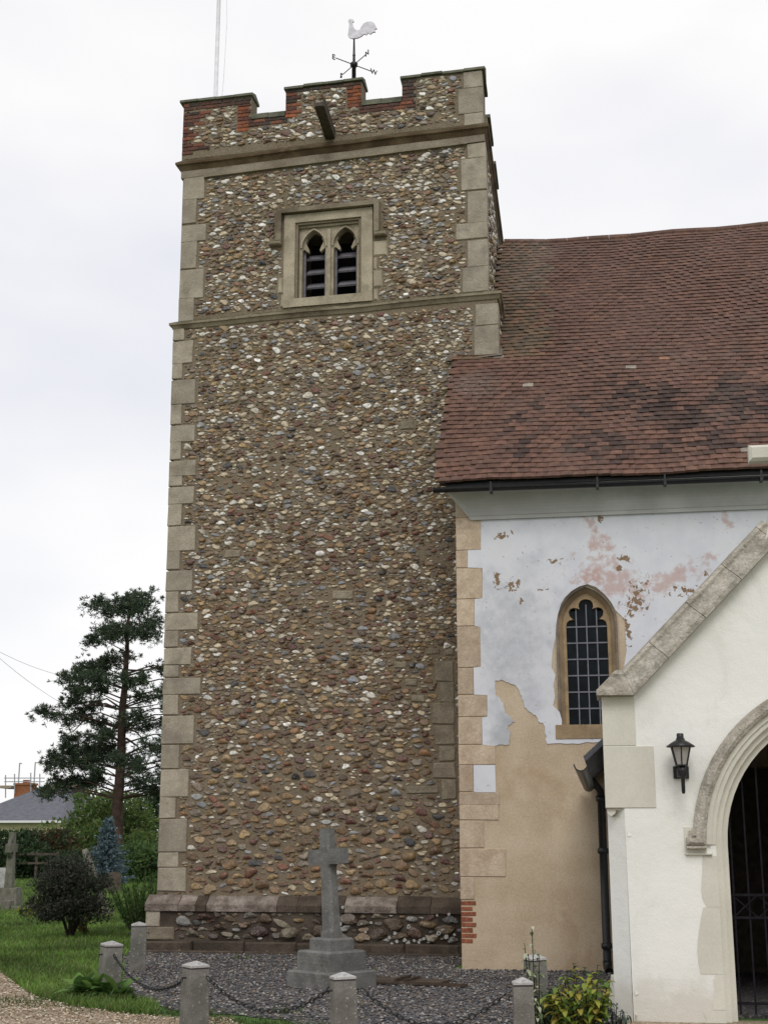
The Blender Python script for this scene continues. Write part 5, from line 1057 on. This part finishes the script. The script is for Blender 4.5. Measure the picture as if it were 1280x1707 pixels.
# lawn blades
def lawn(name, n, label):
    u_ = rng.uniform(0, 1, n); Y = 13.2 * (70 / 13.2) ** (u_ ** 1.25); px = rng.uniform(-40, 268, n)
    d = np.array([list(ray(x, 1500)) for x in (0, 1280)]); X = (d[0, 0] + (d[1, 0] - d[0, 0]) * px / 1280) * Y / (d[0, 1] + (d[1, 1] - d[0, 1]) * px / 1280)
    k = ~inside(path_pts, X, Y) & ~inside(bed_pts, X, Y); X, Y = X[k], Y[k]; n = len(X)
    h = rng.uniform(.03, .075, n) * (1 + Y / 40); w = .006 * (1 + Y / 12); a = rng.uniform(0, 6.28, n); lean = rng.normal(0, .5, (n, 2)) * h[:, None]
    c, s = np.cos(a) * w, np.sin(a) * w
    V = np.stack([np.stack([X - c, Y - s, np.zeros(n)], 1), np.stack([X + c, Y + s, np.zeros(n)], 1), np.stack([X + lean[:, 0], Y + lean[:, 1], h], 1)], 1).reshape(-1, 3)
    clump = .8 + .35 * np.sin(X * 1.9 + np.sin(Y * 1.1) * 2) * np.sin(Y * 1.3 + X * .4)
    col = pick([(.125, .235, .040), (.155, .27, .05), (.10, .20, .036), (.185, .275, .062), (.19, .21, .08)], n, .75, 1.25) * clump[:, None]
    o = link(name, np_mesh(name, V, np.arange(n * 3).reshape(n, 3), M['leaf'], np.repeat(col, 3, 0))); tag(o, label, 'grass', kind='stuff')
lawn('lawn_grass', 75000, 'short green lawn grass of the churchyard')
def verge(n):
    X = rng.uniform(-6.6, -2.4, n); Y = rng.uniform(12.2, 15.0, n); e = 13.35 + .10 * np.sin(X * 2.3) - (X + 4.2) * .42; k = np.abs(Y - e) < rng.exponential(.22, n); X, Y = X[k], Y[k]; n = len(X)
    h = rng.uniform(.02, .06, n); a = rng.uniform(0, 6.28, n); ln = rng.normal(0, .6, (n, 2)) * h[:, None]; c, s = np.cos(a) * .006, np.sin(a) * .006
    V = np.stack([np.stack([X - c, Y - s, np.zeros(n)], 1), np.stack([X + c, Y + s, np.zeros(n)], 1), np.stack([X + ln[:, 0], Y + ln[:, 1], h], 1)], 1).reshape(-1, 3)
    o = link('verge_grass', np_mesh('verge_grass', V, np.arange(n * 3).reshape(n, 3), M['leaf'], np.repeat(pick([(.07, .12, .03), (.10, .13, .04), (.05, .09, .02)], n), 3, 0))); tag(o, 'sparse grass along the edge between path and gravel bed', 'grass', kind='stuff')
verge(16000)

n_ = 150; X = rng.uniform(-7, 0, n_); Y_ = rng.uniform(12.2, 20.5, n_); k_ = inside(bed_pts, X, Y_); X, Y_ = X[k_], Y_[k_]; n_ = len(X)
V, F, Cc = leaf_cloud(np.stack([X, Y_, np.full(n_, .034)], 1), np.stack([rng.normal(size=n_), rng.normal(size=n_), rng.normal(size=n_) * .2], 1), rng.uniform(.03, .06, n_), rng.uniform(.015, .03, n_), pick([(.20, .12, .05), (.14, .08, .04), (.28, .20, .07), (.12, .13, .05)], n_))
tag(link('fallen_leaves', np_mesh('fallen_leaves', V, F, M['leaf'], Cc)), 'scattered fallen leaves on the dark gravel', 'leaves', kind='stuff')
# ------------------------------------------------------------------ graves, house, wires behind
Y = 34.0; p = AT(14, 1510, Y); g = empty('grave_cross', (p.x, Y, 0), rad(100)); tag(g, 'weathered wheel-head grave cross on a block at the left edge', 'gravestone')
sc_ = Y / FPX * 1.03; zt = AT(14, 1387, Y).z
loft([[(-.34, -.30, 0), (.34, -.30, 0), (.34, .30, 0), (-.34, .30, 0)], [(-.30, -.26, .50), (.30, -.26, .50), (.30, .26, .50), (-.30, .26, .50)]], True).build('base', M['grave'], g)
loft([[(-.15, -.10, .5), (.15, -.10, .5), (.15, .10, .5), (-.15, .10, .5)], [(-.10, -.07, zt - .25), (.10, -.07, zt - .25), (.10, .07, zt - .25), (-.10, .07, zt - .25)], [(-.11, -.07, zt), (.11, -.07, zt), (.11, .07, zt), (-.11, .07, zt)]], True).build('shaft', M['grave'], g)
for s in (-1, 1): a, b_ = sorted((s * .105, s * .36)); MB().block(a, b_, zt - .52, zt - .30, -.075, .075, .01).build('arm', M['grave'], g)
n_ = 20; ro = [(.29 * math.cos(t * 6.283 / n_), zt - .41 + .29 * math.sin(t * 6.283 / n_)) for t in range(n_)]; ri = [(x * .72, zt - .41 + (z - zt + .41) * .72) for x, z in ro]
MB().prism(ro, -.045, .045, [ri]).build('ring', M['grave'], g)
Y = 30.5; p = AT(178, 1480, Y); g = empty('leaning_headstone', (p.x, Y, 0), rad(106)); tag(g, 'thin headstone seen edge-on leaning left behind the dark shrub', 'gravestone')
hh = 1.50; out = [(-.32, -.02), (.32, -.02), (.32, hh * .8)] + [(.32 * math.cos(t * math.pi / 10), hh * .8 + .30 * math.sin(t * math.pi / 10)) for t in range(1, 10)] + [(-.32, hh * .8)]
sb = MB().prism(out, -.055, .055).build('slab', M['grave'], g); sb.rotation_euler = (rad(-21), 0, 0); sb.location = (0, 0, .10)
MB().block(-.42, .42, -.02, .13, -.16, .16, .02).build('base', M['grave'], g)
Y = 44.0; p = AT(190, 1466, Y); o = MB().prism([(-.24, -.02), (.24, -.02), (.22, .62), (.10, .70), (-.10, .70), (-.22, .62)], -.06, .06).build('small_headstone', M['wood']); o.location = (p.x, Y, 0); o.rotation_euler = (rad(-4), rad(3), rad(24)); tag(o, 'small brown headstone under the blue spruce', 'gravestone')
Y = 32.0; p = AT(12, 1512, Y); kb = empty('grave_kerb', (p.x, Y, 0)); tag(kb, 'low stone grave kerb behind the yellow plant', 'kerb')
MB().block(-.1, .12, 0, .26, -.12, .12, .01).build('corner_post', M['grave'], kb); MB().block(.125, 1.6, 0, .14, -.06, .06, .01).build('kerb_rail', M['grave'], kb)
MB().block(1.605, 1.80, 0, .26, -.12, .12, .01).build('corner_post', M['grave'], kb)
Y = 46.0; p = AT(3, 1470, Y); o = MB().prism([(-.28, 0), (.28, 0), (.28, .62), (.15, .78), (-.15, .78), (-.28, .62)], -.06, .06).build('pale_headstone', M['cap']); o.location = (p.x, Y, 0); tag(o, 'pale headstone beyond the grave cross at the left edge', 'gravestone')
# wooden rail beyond the lawn
Y = 57.0; a, c = AT(26, 1424, Y), AT(96, 1424, Y); wf = empty('wooden_fence', (a.x, Y, 0)); tag(wf, 'low wooden rail fence behind the lawn under the bronze bush', 'fence')
for zz in (.72, 1.10): MB().box((0, -.03, zz), (c.x - a.x, .03, zz + .09)).build('rail', M['wood'], wf)
for k in range(3): x = (c.x - a.x) * k / 2; MB().box((x - .05, .035, 0), (x + .05, .12, 1.25)).build('post', M['wood'], wf)
# house
HY = 95.0
def hp3(px, py, Y=HY): return AT(px, py, Y)
r0 = hp3(45, 1326); eL, eR = hp3(-75, 1368), hp3(102, 1368); ze = eR.z; zr_ = r0.z + .25
hs = empty('bungalow', ((eL.x + eR.x) / 2, HY, 0)); tag(hs, 'cream bungalow with a hipped slate roof beyond the churchyard', 'house'); hx0 = hs.location.x; a = (eR.x - eL.x) / 2; dpt = 7.5
MB().box((-a + .5, .5, 0), (a - .5, 2 * dpt - .5, ze)).build('wall', M['house_wall'], hs)
rx0 = (r0.x - hx0); rl = 1.2
MB().add([(-a, 0, ze), (a, 0, ze), (a, 2 * dpt, ze), (-a, 2 * dpt, ze), (rx0 - rl, dpt, zr_ + 1.0), (rx0 + .3, dpt, zr_ + 1.0)], [(0, 1, 5, 4), (1, 2, 5), (2, 3, 4, 5), (3, 0, 4)]).build('roof', M['slate'], hs)
MB().box((-a - .05, -.08, ze - .14), (a + .05, .06, ze + .02)).build('gutter', M['white_paint'], hs)
for k in range(3): wx = -a + 2.2 + k * 3.0; w = MB().box((wx - .7, .44, .9), (wx + .7, .52, 2.0)).build('window', M['white_paint'], hs); MB().box((wx - .6, .425, 1.0), (wx + .6, .436, 1.9)).build('pane', M['glass'], w)
CY = HY + dpt; c0, c1 = hp3(29, 1318, CY), hp3(58, 1309, CY); ch = MB().box((c0.x - hx0, dpt - .5, c0.z - 1.2), (c1.x - hx0, dpt + .5, c1.z)).build('chimney', M['chim'], hs)
MB().box((c0.x - hx0 - .08, dpt - .58, c1.z), (c1.x - hx0 + .08, dpt + .58, c1.z + .16)).build('chimney_cap', M['chim'], ch)
for k in (.42, .62): MB().lathe([(.16, 0), (.14, .22), (.17, .26)], (c0.x - hx0 + (c1.x - c0.x) * k, dpt, c1.z + .16), 10).build('chimney_pot', M['chim'], ch)
sf = empty('scaffold', (r0.x, CY, 0)); tag(sf, 'tubular scaffold with boards round the bungalow chimney', 'scaffold')
def SP(px, py, dy=0): q = hp3(px, py, CY + dy); return Vector((q.x - r0.x, dy, q.z))
for dy in (-1.1, 1.1):
    for x, yt, yb in ((10, 1292, 1330), (25, 1290, 1322), (52, 1288, 1322), (67, 1290, 1325), (118, 1300, 1340)): MB().tube([SP(x, yb, dy), SP(x, yt, dy)], .045, 6).build('pole', M['steel'], sf)
    for y in (1297, 1303): MB().tube([SP(8, y, dy), SP(75, y, dy)], .04, 6).build('rail', M['steel'], sf)
    MB().tube([SP(98, 1318, dy), SP(115, 1338, dy)], .045, 6).build('brace', M['steel'], sf); MB().tube([SP(84, 1336, dy), SP(128, 1334, dy)], .045, 6).build('rail', M['steel'], sf)
for x0, x1, y in ((8, 30, 1313), (84, 138, 1312)): a0, a1 = SP(x0, y), SP(x1, y); MB().box((a0.x, -1.2, a0.z - .08), (a1.x, 1.2, a0.z + .12)).build('board', M['board'], sf)
for i, (x, yb, yt, arm) in enumerate(((32, 1300, 1272, 5), (58, 1300, 1271, 12))):
    q0, q1, q2 = hp3(x, yb, CY + 3), hp3(x + 1.5, yt, CY + 3), hp3(x + arm, yt + 1, CY + 3); ae = empty('aerial_mast', (q0.x, CY + 3, 0)); tag(ae, ('thin aerial mast with a short top behind the chimney', 'thin aerial mast with a long side arm behind the scaffold')[i], 'aerial')
    o_ = Vector((q0.x, CY + 3, 0)); MB().tube([Vector((0, 0, 0)), q1 - o_], .05, 6).build('mast', M['steel'], ae); MB().tube([q1 - o_, q2 - o_], .045, 6).build('boom', M['steel'], ae)
# overhead wires
for i, (x0, y0, x1, y1) in enumerate(((-30, 1070, 150, 1134), (-30, 1070, 150, 1196))):
    A, B = AT(x0, y0, 62), AT(x1, y1, 72); pts = [A.lerp(B, t / 10) - Vector((0, 0, .35 * 4 * (t / 10) * (1 - t / 10))) for t in range(11)]
    o = MB().tube([p - A for p in pts], .010, 5).build('overhead_wire', M['steel']); o.location = A; tag(o, ('upper thin wire crossing the sky at the left edge', 'lower thin wire descending to the pine from the left edge')[i], 'wire', 'overhead wires')
